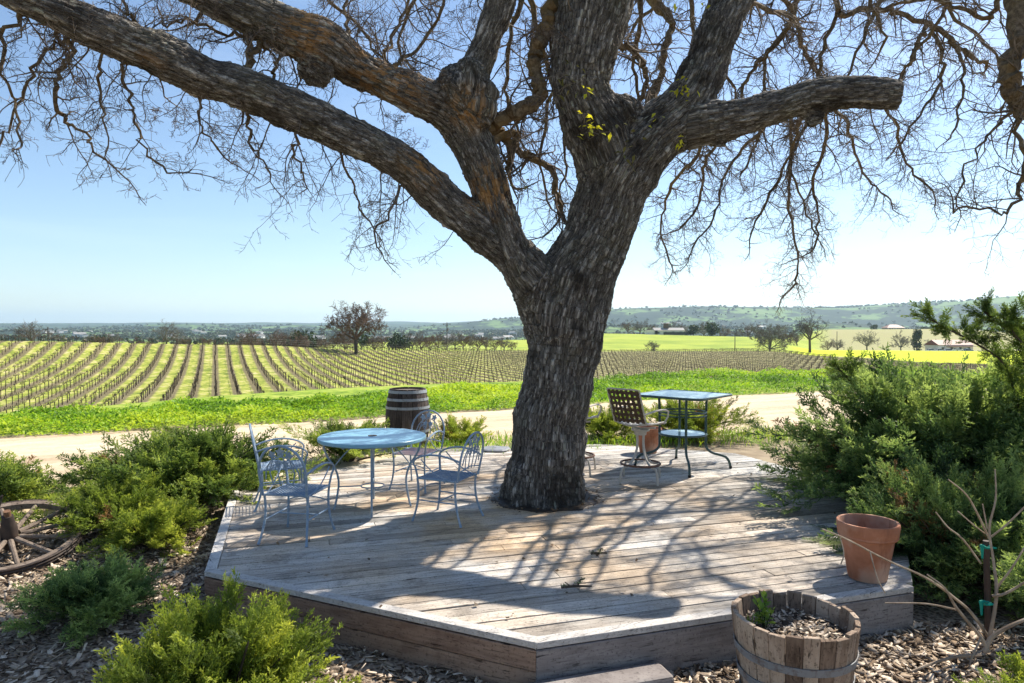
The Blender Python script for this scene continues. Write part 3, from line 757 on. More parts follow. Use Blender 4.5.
def build_oak():
    b = MB(); SK = []
    for nm, rows in LIMBS.items():
        P, Rr = px_path(rows); b.tube([p - OFF for p in P], Rr, 16)
        for i in range({'left': 9, 'middle': 8, 'stem': 5, 'stump': 5}.get(nm, 0), len(P) - 1): SK.append((P[i] - OFF, P[i + 1] - OFF, Rr[i], nm))
    for (c, r, sd) in BURLS: blob(b, at(*c) - OFF, r * c[2] / FPX, sd)
    for a in range(7):   # root flare
        an = a * .9 + .3; d = Vector((math.cos(an), math.sin(an), 0))
        b.tube([d * .18 + Vector((0, 0, .75)), d * .33 + Vector((0, 0, .28)), d * .38 + Vector((0, 0, .0)), d * .45 + Vector((0, 0, -.2))], [.11, .12, .12, .12], 8)
    o = b.build('trunk', None)
    m = o.modifiers.new('r', 'REMESH'); m.mode = 'VOXEL'; m.voxel_size = .0135
    s = o.modifiers.new('s', 'SMOOTH'); s.iterations = 14; s.factor = .6
    dg = bpy.context.evaluated_depsgraph_get(); me = bpy.data.meshes.new_from_object(o.evaluated_get(dg))
    old = o.data; bpy.data.objects.remove(o); bpy.data.meshes.remove(old)
    n = len(me.vertices); V = np.empty(n * 3, np.float32); me.vertices.foreach_get('co', V); V = V.reshape(-1, 3)
    N = np.empty(n * 3, np.float32); me.vertices.foreach_get('normal', N); N = N.reshape(-1, 3)
    A = np.array([a for a, _, _, _ in SK]); B = np.array([q for _, q, _, _ in SK]); RR = np.array([r for _, _, r, _ in SK])
    D = B - A; LL = np.linalg.norm(D, axis=1); T = D / LL[:, None]
    # running length and frames along each limb
    S0 = np.zeros(len(SK)); U = np.zeros((len(SK), 3)); last = None
    for i in range(len(SK)):
        if i == 0 or SK[i][3] != SK[i - 1][3]:
            S0[i] = i * .37; u = np.cross(T[i], [0, 1, .3])
        else:
            S0[i] = S0[i - 1] + LL[i - 1]; u = U[i - 1] - T[i] * np.dot(U[i - 1], T[i])
        U[i] = u / np.linalg.norm(u)
    best = np.full(n, 1e9); bi = np.zeros(n, int); bs = np.zeros(n)
    for i in range(len(SK)):
        w = V - A[i]; s = np.clip(w @ T[i], 0, LL[i]); d = np.linalg.norm(w - s[:, None] * T[i], axis=1) / RR[i]
        k = d < best; best[k] = d[k]; bi[k] = i; bs[k] = s[k]
    w = V - (A[bi] + bs[:, None] * T[bi]); W2 = np.cross(T[bi], U[bi])
    co = np.stack([np.sum(w * U[bi], 1), np.sum(w * W2, 1), (S0[bi] + bs) * .30], -1)
    ridge = np.empty(n, np.float32); disp = np.empty(n, np.float32)
    vor = mnoise.voronoi; nz = mnoise.noise
    big = RR[bi]
    for i in range(n):
        p = Vector(co[i]); p += Vector((nz(p * 9), nz(p * 9 + Vector((5, 0, 0))), nz(p * 7 + Vector((0, 9, 0))) * 1.6)) * .034
        p2 = Vector((p.x, p.y, p.z * .52)) + Vector((nz(p * 25), nz(p * 25 + Vector((3, 0, 0))), 0)) * .012
        dd, _ = vor(p2 * 19.0); e1 = min((dd[1] - dd[0]) * 1.15, 1.0)
        dd, _ = vor((Vector((p.x, p.y, p.z)) + Vector((nz(p * 30), nz(p * 30 + Vector((3, 0, 0))), nz(p * 26)))*.014) * 36.0); e2 = min((dd[1] - dd[0]) * 1.3, 1.0)
        k = nz(Vector(co[i]) * 70) * .5 + .5
        e = e1 * .6 + e2 * .4
        ridge[i] = e * 1.0 + k * .25
        disp[i] = (e1 ** .6) * .028 + e2 * .016 + k * .008 - .027
    lump = np.array([nz(Vector(v) * 2.6) for v in V]) * .035 + np.array([nz(Vector(v) * 7) for v in V]) * .014
    V2 = V + N * (disp * np.clip(big / .2, .55, 1.2) + lump)[:, None]
    me.vertices.foreach_set('co', V2.astype(np.float32).ravel())
    a = me.attributes.new('bark', 'FLOAT_VECTOR', 'POINT'); a.data.foreach_set('vector', co.astype(np.float32).ravel())
    a = me.attributes.new('ridge', 'FLOAT', 'POINT'); a.data.foreach_set('value', ridge)
    lic = np.zeros(n, np.float32)
    for (x, y, d, r) in ((395, 66, 6.6, 42), (430, 160, 6.7, 26), (470, 110, 6.8, 20), (520, 215, 6.9, 16), (150, 62, 5.7, 18), (490, 190, 6.9, 26), (310, 30, 6.3, 30)):
        c = np.array(at(x, y, d - .12) - OFF); q = np.linalg.norm(V - c, axis=1) / (r * d / FPX); lic = np.maximum(lic, np.clip(1.4 - q, 0, 1))
    a = me.attributes.new('lichen', 'FLOAT', 'POINT'); a.data.foreach_set('value', lic)
    me.polygons.foreach_set('use_smooth', np.ones(len(me.polygons), bool)); me.update(); me.materials.clear()
    link('trunk', me, mat_bark(), OAK)
    print('oak verts', n)
build_oak()

# secondary branches by eye, then twigs grown from them
SECOND = [
 [(494, 126, 7.0, 9), (517, 113, 7.05, 9), (539, 100, 7.1, 9), (536, 80, 7.15, 8.5), (534, 58, 7.2, 9), (545, 36, 7.2, 9), (548, 15, 7.25, 9), (556, -8, 7.3, 9), (556, -60, 7.3, 8)],
 [(511, 133, 7.2, 6.5), (518, 150, 7.3, 6), (535, 160, 7.4, 5.5), (553, 172, 7.5, 5), (555, 192, 7.5, 4.5), (562, 214, 7.6, 3.5)],
 [(500, 130, 7.2, 7), (512, 158, 7.3, 6), (506, 178, 7.4, 3)],
 [(650, -40, 7.6, 8), (652, 0, 7.5, 7.5), (671, 26, 7.4, 7), (662, 55, 7.3, 6.5), (658, 80, 7.3, 6.5), (648, 108, 7.2, 8), (640, 130, 7.2, 7)],
 [(600, 50, 7.5, 6), (618, 50, 7.5, 5.5), (638, 58, 7.6, 5), (644, 75, 7.6, 4), (640, 100, 7.7, 3.5)],
 [(745, -60, 7.6, 14), (790, -30, 7.8, 10), (830, -5, 7.9, 7), (838, 18, 7.9, 6), (862, 12, 7.9, 5.5), (890, 15, 7.9, 5.5), (925, 28, 7.9, 5.5), (946, 42, 7.9, 5), (966, 56, 7.9, 4), (985, 68, 8.0, 3)],
 [(925, 28, 7.9, 4.5), (912, 50, 7.8, 4), (902, 75, 7.8, 3), (890, 95, 7.8, 2)],
 [(928, 30, 7.9, 4), (938, 58, 7.9, 3.5), (938, 84, 7.9, 3), (920, 110, 7.8, 2.4), (900, 140, 7.8, 2)],
 [(946, 42, 7.9, 3.5), (960, 70, 7.9, 3), (958, 100, 7.9, 2.5), (950, 135, 7.9, 1.8)],
 [(770, -50, 8.4, 9), (790, -10, 8.4, 7), (790, 20, 8.4, 5.5), (770, 50, 8.4, 5), (752, 70, 8.4, 4), (738, 100, 8.4, 3)],
 [(790, 20, 8.4, 5), (800, 45, 8.3, 4.5), (812, 70, 8.3, 3.5), (826, 88, 8.3, 2.5)],
 [(790, 10, 8.5, 5), (778, 40, 8.5, 4), (762, 62, 8.6, 3.5), (765, 100, 8.6, 3), (757, 140, 8.6, 2.5), (740, 175, 8.6, 2)],
 [(835, 15, 8.2, 4), (822, 50, 8.2, 3.5), (816, 80, 8.2, 3), (806, 120, 8.2, 3), (790, 165, 8.2, 2.6), (800, 200, 8.2, 2.0), (815, 235, 8.2, 1.4)],
 [(800, 108, 7.3, 4), (796, 135, 7.5, 3.6), (783, 170, 7.7, 3), (765, 200, 7.8, 2.5), (750, 235, 7.8, 1.8)],
 [(822, 112, 7.3, 4), (822, 150, 7.5, 3.2), (810, 185, 7.6, 2.8), (818, 215, 7.7, 2), (812, 250, 7.7, 1.5)],
 [(835, 110, 7.1, 3.5), (850, 140, 7.3, 3), (862, 175, 7.5, 2.2), (885, 195, 7.5, 1.5)],
 [(874, 100, 7.3, 3), (895, 130, 7.4, 2.6), (905, 165, 7.5, 2.0), (930, 190, 7.5, 1.4)],
 [(770, 120, 7.4, 3.4), (742, 150, 7.7, 3), (722, 180, 7.9, 2.5), (712, 220, 7.9, 2), (690, 250, 7.9, 1.4)],
 [(720, 140, 7.3, 3.5), (703, 165, 7.7, 3), (700, 200, 7.9, 2.4), (680, 230, 8, 1.8)],
 [(700, 150, 8.2, 3.5), (672, 185, 8.4, 3), (660, 225, 8.4, 2), (668, 262, 8.4, 1.5)],
 [(785, 100, 8.8, 4), (790, 150, 9.0, 3.4), (788, 210, 9.1, 2.6), (798, 260, 9.1, 1.8), (792, 290, 9.1, 1.2)],
 [(1008, -70, 7.0, 17), (1011, -10, 6.9, 14), (1015, 48, 6.8, 13), (1006, 72, 6.8, 11), (1009, 95, 6.8, 11), (1019, 108, 6.8, 9), (1013, 125, 6.8, 4.5), (1020, 150, 6.8, 4), (1016, 195, 6.8, 3.5), (1001, 214, 6.8, 2.6), (975, 208, 6.9, 2), (950, 210, 6.9, 1.4)],
 [(1013, 105, 6.8, 4), (990, 130, 6.9, 3), (975, 150, 6.9, 2.2), (955, 190, 7, 1.3)],
 [(1017, 185, 6.8, 3), (1035, 170, 6.7, 2.5), (1050, 200, 6.7, 2)],
 [(1000, -10, 7.5, 6), (985, 20, 7.6, 5), (955, 12, 7.7, 4), (925, 2, 7.8, 3.5), (890, 8, 7.8, 2.5)],
 # left hanging branches
 [(72, 30, 5.7, 4.5), (76, 52, 5.7, 4.5), (64, 75, 5.7, 4), (61, 100, 5.7, 3.5), (66, 122, 5.8, 3), (85, 135, 5.8, 2.2), (105, 160, 5.9, 1.4)],
 [(60, 42, 5.8, 3), (45, 60, 5.8, 2.6), (32, 85, 5.9, 2.4), (15, 125, 5.9, 2), (-5, 150, 5.9, 1.5)],
 [(30, 12, 5.5, 4), (10, 40, 5.6, 3), (5, 75, 5.6, 2.4), (20, 110, 5.7, 1.6), (25, 150, 5.7, 1.2)],
 [(125, 75, 5.8, 2.8), (132, 100, 5.9, 2.2), (140, 125, 5.9, 2), (150, 155, 5.9, 1.5), (175, 175, 5.9, 1.0)],
 [(105, 62, 5.7, 2.4), (100, 95, 5.8, 2), (110, 130, 5.8, 1.4)],
 [(250, 120, 6.2, 2.6), (253, 142, 6.2, 2.2), (262, 160, 6.2, 1.6), (270, 175, 6.2, 1)],
 [(295, 140, 6.3, 2.4), (298, 158, 6.3, 1.8), (305, 180, 6.3, 1.1)],
 [(200, 100, 6.0, 2.2), (205, 130, 6.1, 1.6), (220, 150, 6.1, 1.1)],
 [(340, 150, 6.6, 2.4), (352, 180, 6.7, 1.8), (362, 215, 6.8, 1.1)],
 [(400, 190, 6.8, 2.4), (392, 210, 6.9, 1.8), (375, 230, 7, 1.2)],
 # between the limbs, upper left
 [(243, 72, 6.2, 6), (260, 52, 6.3, 4.5), (270, 46, 6.3, 4), (285, 56, 6.4, 3.5), (300, 62, 6.5, 3)],
 [(260, 52, 6.3, 3.5), (245, 38, 6.4, 3), (222, 35, 6.4, 2.5), (190, 25, 6.4, 2), (165, 28, 6.4, 1.5)],
 [(275, 78, 6.3, 3), (278, 62, 6.3, 2.5), (290, 52, 6.3, 1.6)],
 [(140, 35, 5.9, 3), (132, 14, 5.9, 2.6), (120, -10, 5.9, 2.4)],
 [(386, 74, 6.7, 3), (392, 40, 6.9, 2.6), (410, 10, 7, 2.2), (405, -30, 7.1, 2)],
 [(386, 74, 6.9, 3.2), (420, 50, 7.3, 2.8), (440, 15, 7.4, 2.4), (450, -30, 7.4, 2)],
 [(350, 40, 6.8, 3), (345, 10, 7, 2.6), (352, -30, 7.1, 2)],
 [(300, -50, 7.5, 5), (320, -10, 7.5, 3.5), (360, 30, 7.5, 2.5), (385, 60, 7.5, 1.6)],
 [(430, -60, 7.8, 5), (420, -10, 7.8, 3.5), (400, 40, 7.8, 2.4), (410, 70, 7.8, 1.5)],
 [(200, -50, 6.8, 4), (210, 0, 6.8, 2.8), (190, 30, 6.8, 1.6)],
 # behind, between middle limb and trunk
 [(540, -60, 8.4, 8), (525, -10, 8.4, 5), (512, 40, 8.5, 3.5), (505, 90, 8.5, 2.6), (520, 140, 8.6, 2)],
 [(560, -50, 8.6, 7), (575, 0, 8.8, 5), (560, 60, 8.9, 4), (548, 110, 9, 3), (540, 165, 9, 2.2), (552, 210, 9, 1.5)],
 [(530, 0, 8.2, 4.5), (545, 60, 8.3, 3.5), (560, 110, 8.4, 3), (565, 160, 8.4, 2), (560, 200, 8.4, 1.4)],
 [(640, -40, 8.8, 6), (640, 20, 8.8, 4), (632, 60, 8.9, 3), (640, 110, 9, 2)],
 [(700, -60, 9, 7), (690, 0, 9, 5), (700, 50, 9, 3.5), (735, 90, 9, 2.5)],
 [(680, -50, 8.5, 6), (660, 0, 8.6, 4), (630, 30, 8.6, 3)],
 [(1000, -60, 8.6, 7), (960, -20, 8.6, 5), (930, 30, 8.6, 3.5), (905, 70, 8.7, 2.4)],
 [(870, -60, 8.8, 7), (880, -10, 8.8, 5), (860, 40, 8.8, 3.4), (845, 80, 8.8, 2.2)],
 [(830, -60, 9.4, 7), (760, -20, 9.3, 5), (735, 30, 9.3, 4), (720, 80, 9.3, 3), (700, 110, 9.3, 2)],
 [(920, -40, 9.2, 5), (940, 10, 9.2, 4), (975, 40, 9.2, 3), (1000, 70, 9.2, 2), (1000, 110, 9.2, 1.5)],
 [(850, -40, 7.2, 6), (870, 10, 7.2, 3.5), (880, 50, 7.2, 2.5)],
]
def big_twigs():
    b = MB(); rb = random.Random(11); chains = []
    skel = [q for rows in LIMBS.values() for q in smooth_path(rows, 5)]
    for rows in SECOND:
        f = rows[0]
        if f[1] > 0 and f[1] < 200 and not (880 < f[0] < 1000):
            near = min(skel, key=lambda s: (s[0] - f[0]) ** 2 + (s[1] - f[1]) ** 2 + ((s[2] - f[2]) * 30) ** 2)
            if math.hypot(near[0] - f[0], near[1] - f[1]) < 75: rows = [(near[0], near[1], near[2], f[3])] + rows
        if f[0] > 640 and max(r_[0] for r_ in rows) < 1000:
            m_ = len(rows) - 1; rows = [(a_, b_, c_ + (3.4 * min(1, k_ / 2.5) if k_ else 0), r_) for k_, (a_, b_, c_, r_) in enumerate(rows)] if rows[0] != f else [(a_, b_, c_ + 2.6, r_) for (a_, b_, c_, r_) in rows]
        kf = lambda r: r * ((.5 if f[0] > 640 else .62) if r < 7.5 else .8)
        rows = [(a_, b_, c_, kf(r_)) for (a_, b_, c_, r_) in rows]
        P, Rr = px_path(rows, 5)
        P = [p + Vector((rb.gauss(0, .016), rb.gauss(0, .03), rb.gauss(0, .016))) for p in P]; Rr = [r_ * rb.uniform(.85, 1.18) for r_ in Rr]
        b.tube([p - OFF for p in P], Rr, 7); chains.append((P, Rr))
    return b, chains
BT, CHAINS = big_twigs()
def wander(q, p, d, length, rad, lv, out, hang):
    segs = (8, 6, 4, 3)[min(lv, 3)]
    pts = [p]; rr = [rad]; d = d.normalized(); bend = Vector((q.gauss(0, 1), q.gauss(0, 1), q.gauss(0, 1))) * .1
    for i in range(segs):
        wb = (.20, .26, .3, .3)[min(lv, 3)]
        d = (d + bend + Vector((q.gauss(0, wb), q.gauss(0, wb), q.gauss(0, wb) + hang))).normalized()
        pts.append(pts[-1] + d * (length / segs)); rr.append(max(rad * (1 - .7 * (i + 1) / segs), .0017))
    out.append((pts, rr, lv))
    if lv >= 3: return
    n = {0: q.randint(7, 10), 1: q.randint(5, 8), 2: q.randint(2, 5)}[lv]
    for k in range(n):
        t = .12 + .88 * (k + q.random()) / n; t = min(t, .999); i = int(t * segs); f = t * segs - i
        c = pts[i].lerp(pts[i + 1], f); tan = (pts[i + 1] - pts[i]).normalized(); s = tan.orthogonal(); s.rotate(Matrix.Rotation(q.uniform(0, 6.283), 3, tan))
        a = q.uniform(.55, 1.15); nd = tan * math.cos(a) + s * math.sin(a)
        wander(q, c, nd, length * q.uniform(.35, .62) * (1.1 - .5 * t), max(rr[i] * .58, .0019), lv + 1, out, hang * .6 + q.uniform(-.03, .06))
def fine_twigs():
    q = random.Random(4); out = []
    for (P, Rr) in CHAINS:
        L = sum((P[i + 1] - P[i]).length for i in range(len(P) - 1)); n = max(3, int(L / .145))
        for k in range(n):
            t = (.06 + .94 * (k + q.random()) / n) * (len(P) - 1); i = min(int(t), len(P) - 2); c = P[i].lerp(P[i + 1], t - i)
            if Rr[i] > .1 : continue
            tan = (P[i + 1] - P[i]).normalized(); s = tan.orthogonal(); s.rotate(Matrix.Rotation(q.uniform(0, 6.283), 3, tan))
            a = q.uniform(.5, 1.0); rad = min(Rr[i] * .5, .016)
            wander(q, c, tan * math.cos(a) + s * math.sin(a), q.uniform(.35, .75) * (.72 if P[0].x < -2.2 else 1), max(rad, .0045), 1, out, -.07)
        tan = (P[-1] - P[-2]).normalized(); wander(q, P[-1], tan, .5, Rr[-1], 1, out, -.02)
    # twigs springing straight from the big limbs
    for nm, (a, b_), n, hang in (('left', (.22, .98), 20, -.22), ('left', (.3, .95), 12, .15), ('middle', (.5, .95), 16, .15), ('stump', (.25, .9), 5, -.2), ('riser', (.3, .95), 8, .05), ('stem', (.45, .95), 8, 0), ('trunk', (.72, .95), 7, 0)):
        P, Rr = px_path(LIMBS[nm])
        for k in range(n):
            t = (a + (b_ - a) * (k + q.random()) / n) * (len(P) - 1); i = min(int(t), len(P) - 2); tan = (P[i + 1] - P[i]).normalized()
            side = Vector((q.gauss(0, .5), q.gauss(.25, .5), -1 if hang < 0 else 1)); side = (side - tan * side.dot(tan)).normalized()
            c = P[i] + side * Rr[i] * .85
            wander(q, c, side + tan * q.uniform(-.5, .5), q.uniform(.4, .8), q.uniform(.005, .010), 0 if q.random() < .3 else 1, out, hang * .35)
    # the crown above the frame
    for nm, sp in (('trunk', -1), ('stem', -1), ('riser', -1)):
        P, Rr = px_path(LIMBS[nm])
        for k in range(2):
            a = q.uniform(0, 6.28); d = Vector((math.cos(a), math.sin(a), q.uniform(.2, 1.2)))
            wander(q, P[-1 - q.randint(0, 3)], d, q.uniform(1.6, 3.0), q.uniform(.03, .06), 0, out, -.01)
    return out
def twigs():
    out = fine_twigs(); print('twig runs', len(out))
    NS = 3; ang = np.arange(NS) * 2 * math.pi / NS; VV, FF = [], []; off = 0
    for pts, rr, lv in out:
        P = np.array([tuple(p) for p in pts]) - np.array(OFF); m = len(P)
        T = np.gradient(P, axis=0); T /= np.linalg.norm(T, axis=1)[:, None] + 1e-9
        u = np.cross(T, [.3, .9, .2]); u /= np.linalg.norm(u, axis=1)[:, None] + 1e-9; w = np.cross(T, u)
        r = np.array(rr)[:, None, None]
        V = P[:, None] + (u[:, None] * np.cos(ang)[None, :, None] + w[:, None] * np.sin(ang)[None, :, None]) * r
        VV.append(V.reshape(-1, 3)); i = np.arange(m - 1)[:, None] * NS; k = np.arange(NS)[None]; l = (k + 1) % NS
        FF.append(np.stack([i + k, i + l, i + NS + l, i + NS + k], -1).reshape(-1, 4) + off); off += m * NS
    # buds at the ends of last twigs
    np_mesh('twigs', np.concatenate(VV), np.concatenate(FF), mat_twig('oak_twig', (.075, .06, .05), (.24, .19, .15)), OAK)
    o = BT.build('small_branches', None, OAK, smooth=True)
    t = NT('branch_bark'); co = t.coord('Object'); n = t.noise(co, 22, 6, .7); n2 = t.noise(co, 3, 3)
    c = t.ramp(n, [(.3, (.04, .03, .022)), (.5, (.13, .095, .06)), (.72, (.26, .20, .13))])
    t.col(t.mix(t.ramp(n2, [(.5, 0), (.7, .5)]), c, (.20, .13, .05))); t.rough(.95, .1); t.bump(n, .9, .012)
    o.data.materials.append(t.m)
    # a few leaves of late mistletoe
    M = mat_foliage('yellow_leaf', (.30, .30, .02), (.50, .48, .03), (.62, .56, .05), .4, 5)
    MO = mat_foliage('olive_leaf', (.10, .10, .03), (.17, .16, .05), (.26, .22, .08), .3, 5)
    q = np.random.default_rng(3)
    for (px, py, d, n, r, mm) in ((592, 131, 6.72, 20, 10, M), (584, 118, 6.72, 7, 7, M), (655, 120, 6.8, 4, 8, M), (586, 92, 6.7, 5, 5, M), (682, 88, 6.85, 16, 9, M), (677, 142, 6.85, 7, 6, M), (702, 9, 7.0, 3, 5, M), (670, 4, 7.0, 4, 8, M), (570, 75, 6.7, 14, 26, MO), (560, 95, 6.68, 10, 18, MO), (630, 145, 6.8, 12, 24, MO), (640, 160, 6.85, 6, 14, MO), (520, 190, 6.8, 4, 10, MO)):
        c = np.array(at(px, py, d)) - np.array(OFF)
        p = c + q.normal(0, r * d / FPX * .55, (n, 3)) * [1, .5, 1]
        V, F, T = leaves(p, q.uniform(.045, .085, n), q.uniform(.012, .022, n), q.uniform(-1, 1, n), None, '', q.uniform(0, 1, n))
        np_mesh('leaf_cluster', V, F, mm, OAK, attrs={'tint': T})['kind'] = 'stuff'
        b = MB()
        for k in range(min(n, 7)):
            e = Vector(p[k]); s = Vector(c) + Vector((q.normal(0, .03), .12, q.normal(0, .05))); b.tube([s, s.lerp(e, .5) + Vector((0, -.05, .02)), e], [.004, .003, .002], 3)
        b.build('leaf_stems', M_TG, OAK)
twigs()

# ================================================================ THE DECK
ANG = math.atan2(.37, 1.2)
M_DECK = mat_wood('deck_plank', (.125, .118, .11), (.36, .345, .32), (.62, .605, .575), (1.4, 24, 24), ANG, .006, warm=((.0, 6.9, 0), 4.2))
M_EDGE = mat_wood('deck_edge', (.20, .185, .17), (.38, .355, .33), (.58, .55, .51), (2, 30, 30), ANG)
M_FAS = mat_wood('deck_fascia', (.075, .043, .03), (.19, .12, .085), (.34, .235, .17), (2, 2, 22), 0)
M_FAS2 = mat_wood('deck_fascia_grey', (.09, .075, .07), (.185, .16, .15), (.31, .28, .26), (2, 2, 22), 0)
def clip(poly, n, c, keep=1):
    out = []
    for i in range(len(poly)):
        a, b = poly[i], poly[(i + 1) % len(poly)]
        da = (a[0] * n[0] + a[1] * n[1] - c) * keep; db = (b[0] * n[0] + b[1] * n[1] - c) * keep
        if da >= 0: out.append(a)
        if (da >= 0) != (db >= 0):
            t = da / (da - db); out.append((a[0] + (b[0] - a[0]) * t, a[1] + (b[1] - a[1]) * t))
    return out
def deck():
    cx = sum(p[0] for p in DECK) / 8; cy = sum(p[1] for p in DECK) / 8
    e = empty('deck', (0, 0, 0), 0, 'low weathered grey plank deck with angled sides around the oak', 'deck')
    inner = DECK
    for i in range(8):
        a, b = Vector(DECK[i]), Vector(DECK[(i + 1) % 8]); d = (b - a).normalized(); nn = (-d.y, d.x)
        inner = clip(inner, nn, a.x * nn[0] + a.y * nn[1] + (.088 if i in (0, 6, 7) else .0))
    n = (-math.sin(ANG), math.cos(ANG)); t = (math.cos(ANG), math.sin(ANG)); b = MB(); q = random.Random(2)
    w = .145; c0 = DECK[0][0] * n[0] + DECK[0][1] * n[1] + .085; k = 0
    while k < 60:
        lo = c0 + k * w + .007; hi = c0 + (k + 1) * w - .007; k += 1
        p = clip(clip(inner, n, lo), n, hi, -1)
        if len(p) < 3: continue
        s0 = min(v[0] * t[0] + v[1] * t[1] for v in p); s1 = max(v[0] * t[0] + v[1] * t[1] for v in p)
        cuts = []; s = s0 + q.uniform(.6, 2.8)
        while s < s1 - .3: cuts.append(s); s += q.choice([2.4, 3.0, 3.6])
        for a_, b_ in zip([s0 - 1] + cuts, cuts + [s1 + 1]):
            pp = clip(clip(p, t, a_ + .002), t, b_ - .002, -1)
            if len(pp) < 3: continue
            b.tint = q.uniform(.15, .85); z = q.uniform(-.003, .003)
            b.prism(pp, -.035 + z, z)
    b.build('planks', M_DECK, e, bevel=.003)
    MB().prism([(p[0] * .985 + cx * .015, p[1] * .985 + cy * .015) for p in DECK], -.2, -.045).build('frame', simple('dark_frame', (.03, .025, .02)), e)
    rr = random.Random(4); b = MB(); k_ = 40
    b.prism([((.36) + (.565 + .035 * math.sin(i * 1.9) + rr.uniform(-.02, .02)) * math.cos(i * 2 * math.pi / k_), 7.38 + (.565 + .03 * math.cos(i * 1.3) + rr.uniform(-.02, .02)) * math.sin(i * 2 * math.pi / k_)) for i in range(k_)], -.02, .0065)
    b.build('trunk_gap_shade', simple('gap_shade_soil', (.07, .05, .035), (.02, .015, .012), scale=30), e)  # dark soil disc over the planks, the gap's shade put into its colour
    for i in range(8):
        a, c = Vector(DECK[i]), Vector(DECK[(i + 1) % 8]); L = (c - a).length; d = (c - a) / L; rz = math.atan2(d.y, d.x); o = Vector((d.y, -d.x))
        mid = (a + c) / 2
        if i in (0, 6, 7):
            x = mid - o * .042; bb = MB(); bb.tint = .9 if i == 6 else .6
            bb.box((0, 0, -.017), (L + .012, .082, .04)); ob = bb.build('edge_board', M_EDGE, e, bevel=.004); ob.location = (x.x, x.y, .004 + .002 * (i % 3)); ob.rotation_euler = (0, 0, rz)
        zg = gz(mid.x, mid.y); rows = [(-.04, -.165), (-.172, -.36)] if i in (6, 7) else [(-.04, -.34)]
        for j, (z1, z0) in enumerate(rows):
            x = mid + o * (.012 if j == 0 else .004) - o * .03
            bb = MB(); bb.tint = q.uniform(.2, .8); bb.box((0, 0, 0), (L - .006, .038, z1 - z0))
            ob = bb.build('fascia_board', M_FAS if i in (6, 7) else M_FAS2, e, bevel=.005); ob.location = (x.x, x.y, (z1 + z0) / 2); ob.rotation_euler = (0, 0, rz)
    return e
deck()
def step():
    a = Vector((.90, 4.19)); d = Vector((math.cos(ANG), math.sin(ANG))); o = Vector((d.y, -d.x))
    for k, (z, l0, l1, wd, off, lab) in enumerate(((-.20, -.95, 0, .20, .115, 'thick grey timber step against the front of the deck'), (-.275, -.8, .16, .16, .31, 'lowest weathered timber lying in front of the deck step'))):
        c = a + d * ((l0 + l1) / 2) + o * off
        b = MB(); b.tint = .6; b.box((0, 0, 0), (l1 - l0, wd, .085)); ob = b.build('timber_step', M_FAS2, None, bevel=.022)
        ob.location = (c.x, c.y, z - .042); ob.rotation_euler = (0, 0, ANG); tag(ob, lab, 'step')
step()

# ================================================================ FURNITURE
def metal_paint(name, c, worn, r=.45, amt=.5):
    t = NT(name); co = t.coord('Object'); n = t.noise(co, 14, 5, .7); n2 = t.noise(co, 60, 3)
    t.col(t.mix(t.ramp(t.math('ADD', t.math('MULTIPLY', n, .7), t.math('MULTIPLY', n2, .3)), [(amt, 0), (amt + .12, 1)]), c, worn)); t.rough(r, .4); t.bump(n2, .3, .001); return t.m
M_BLU = metal_paint('blue_grey_paint', (.20, .275, .37), (.38, .42, .45), .4, .5)
M_TOP = metal_paint('sky_blue_paint', (.19, .38, .49), (.28, .44, .53), .3, .56)
M_SEATP = metal_paint('faded_pink_paint', (.50, .36, .36), (.36, .40, .46))
def sheet_grid(b, x0, x1, y0, y1, z, nx, ny, r):
    for i in range(nx + 1):
        x = x0 + (x1 - x0) * i / nx; b.tube([(x, y0, z), (x, y1, z)], r, 4)
    for j in range(ny + 1):
        y = y0 + (y1 - y0) * j / ny; b.tube([(x0, y, z + .003), (x1, y, z + .003)], r, 4)
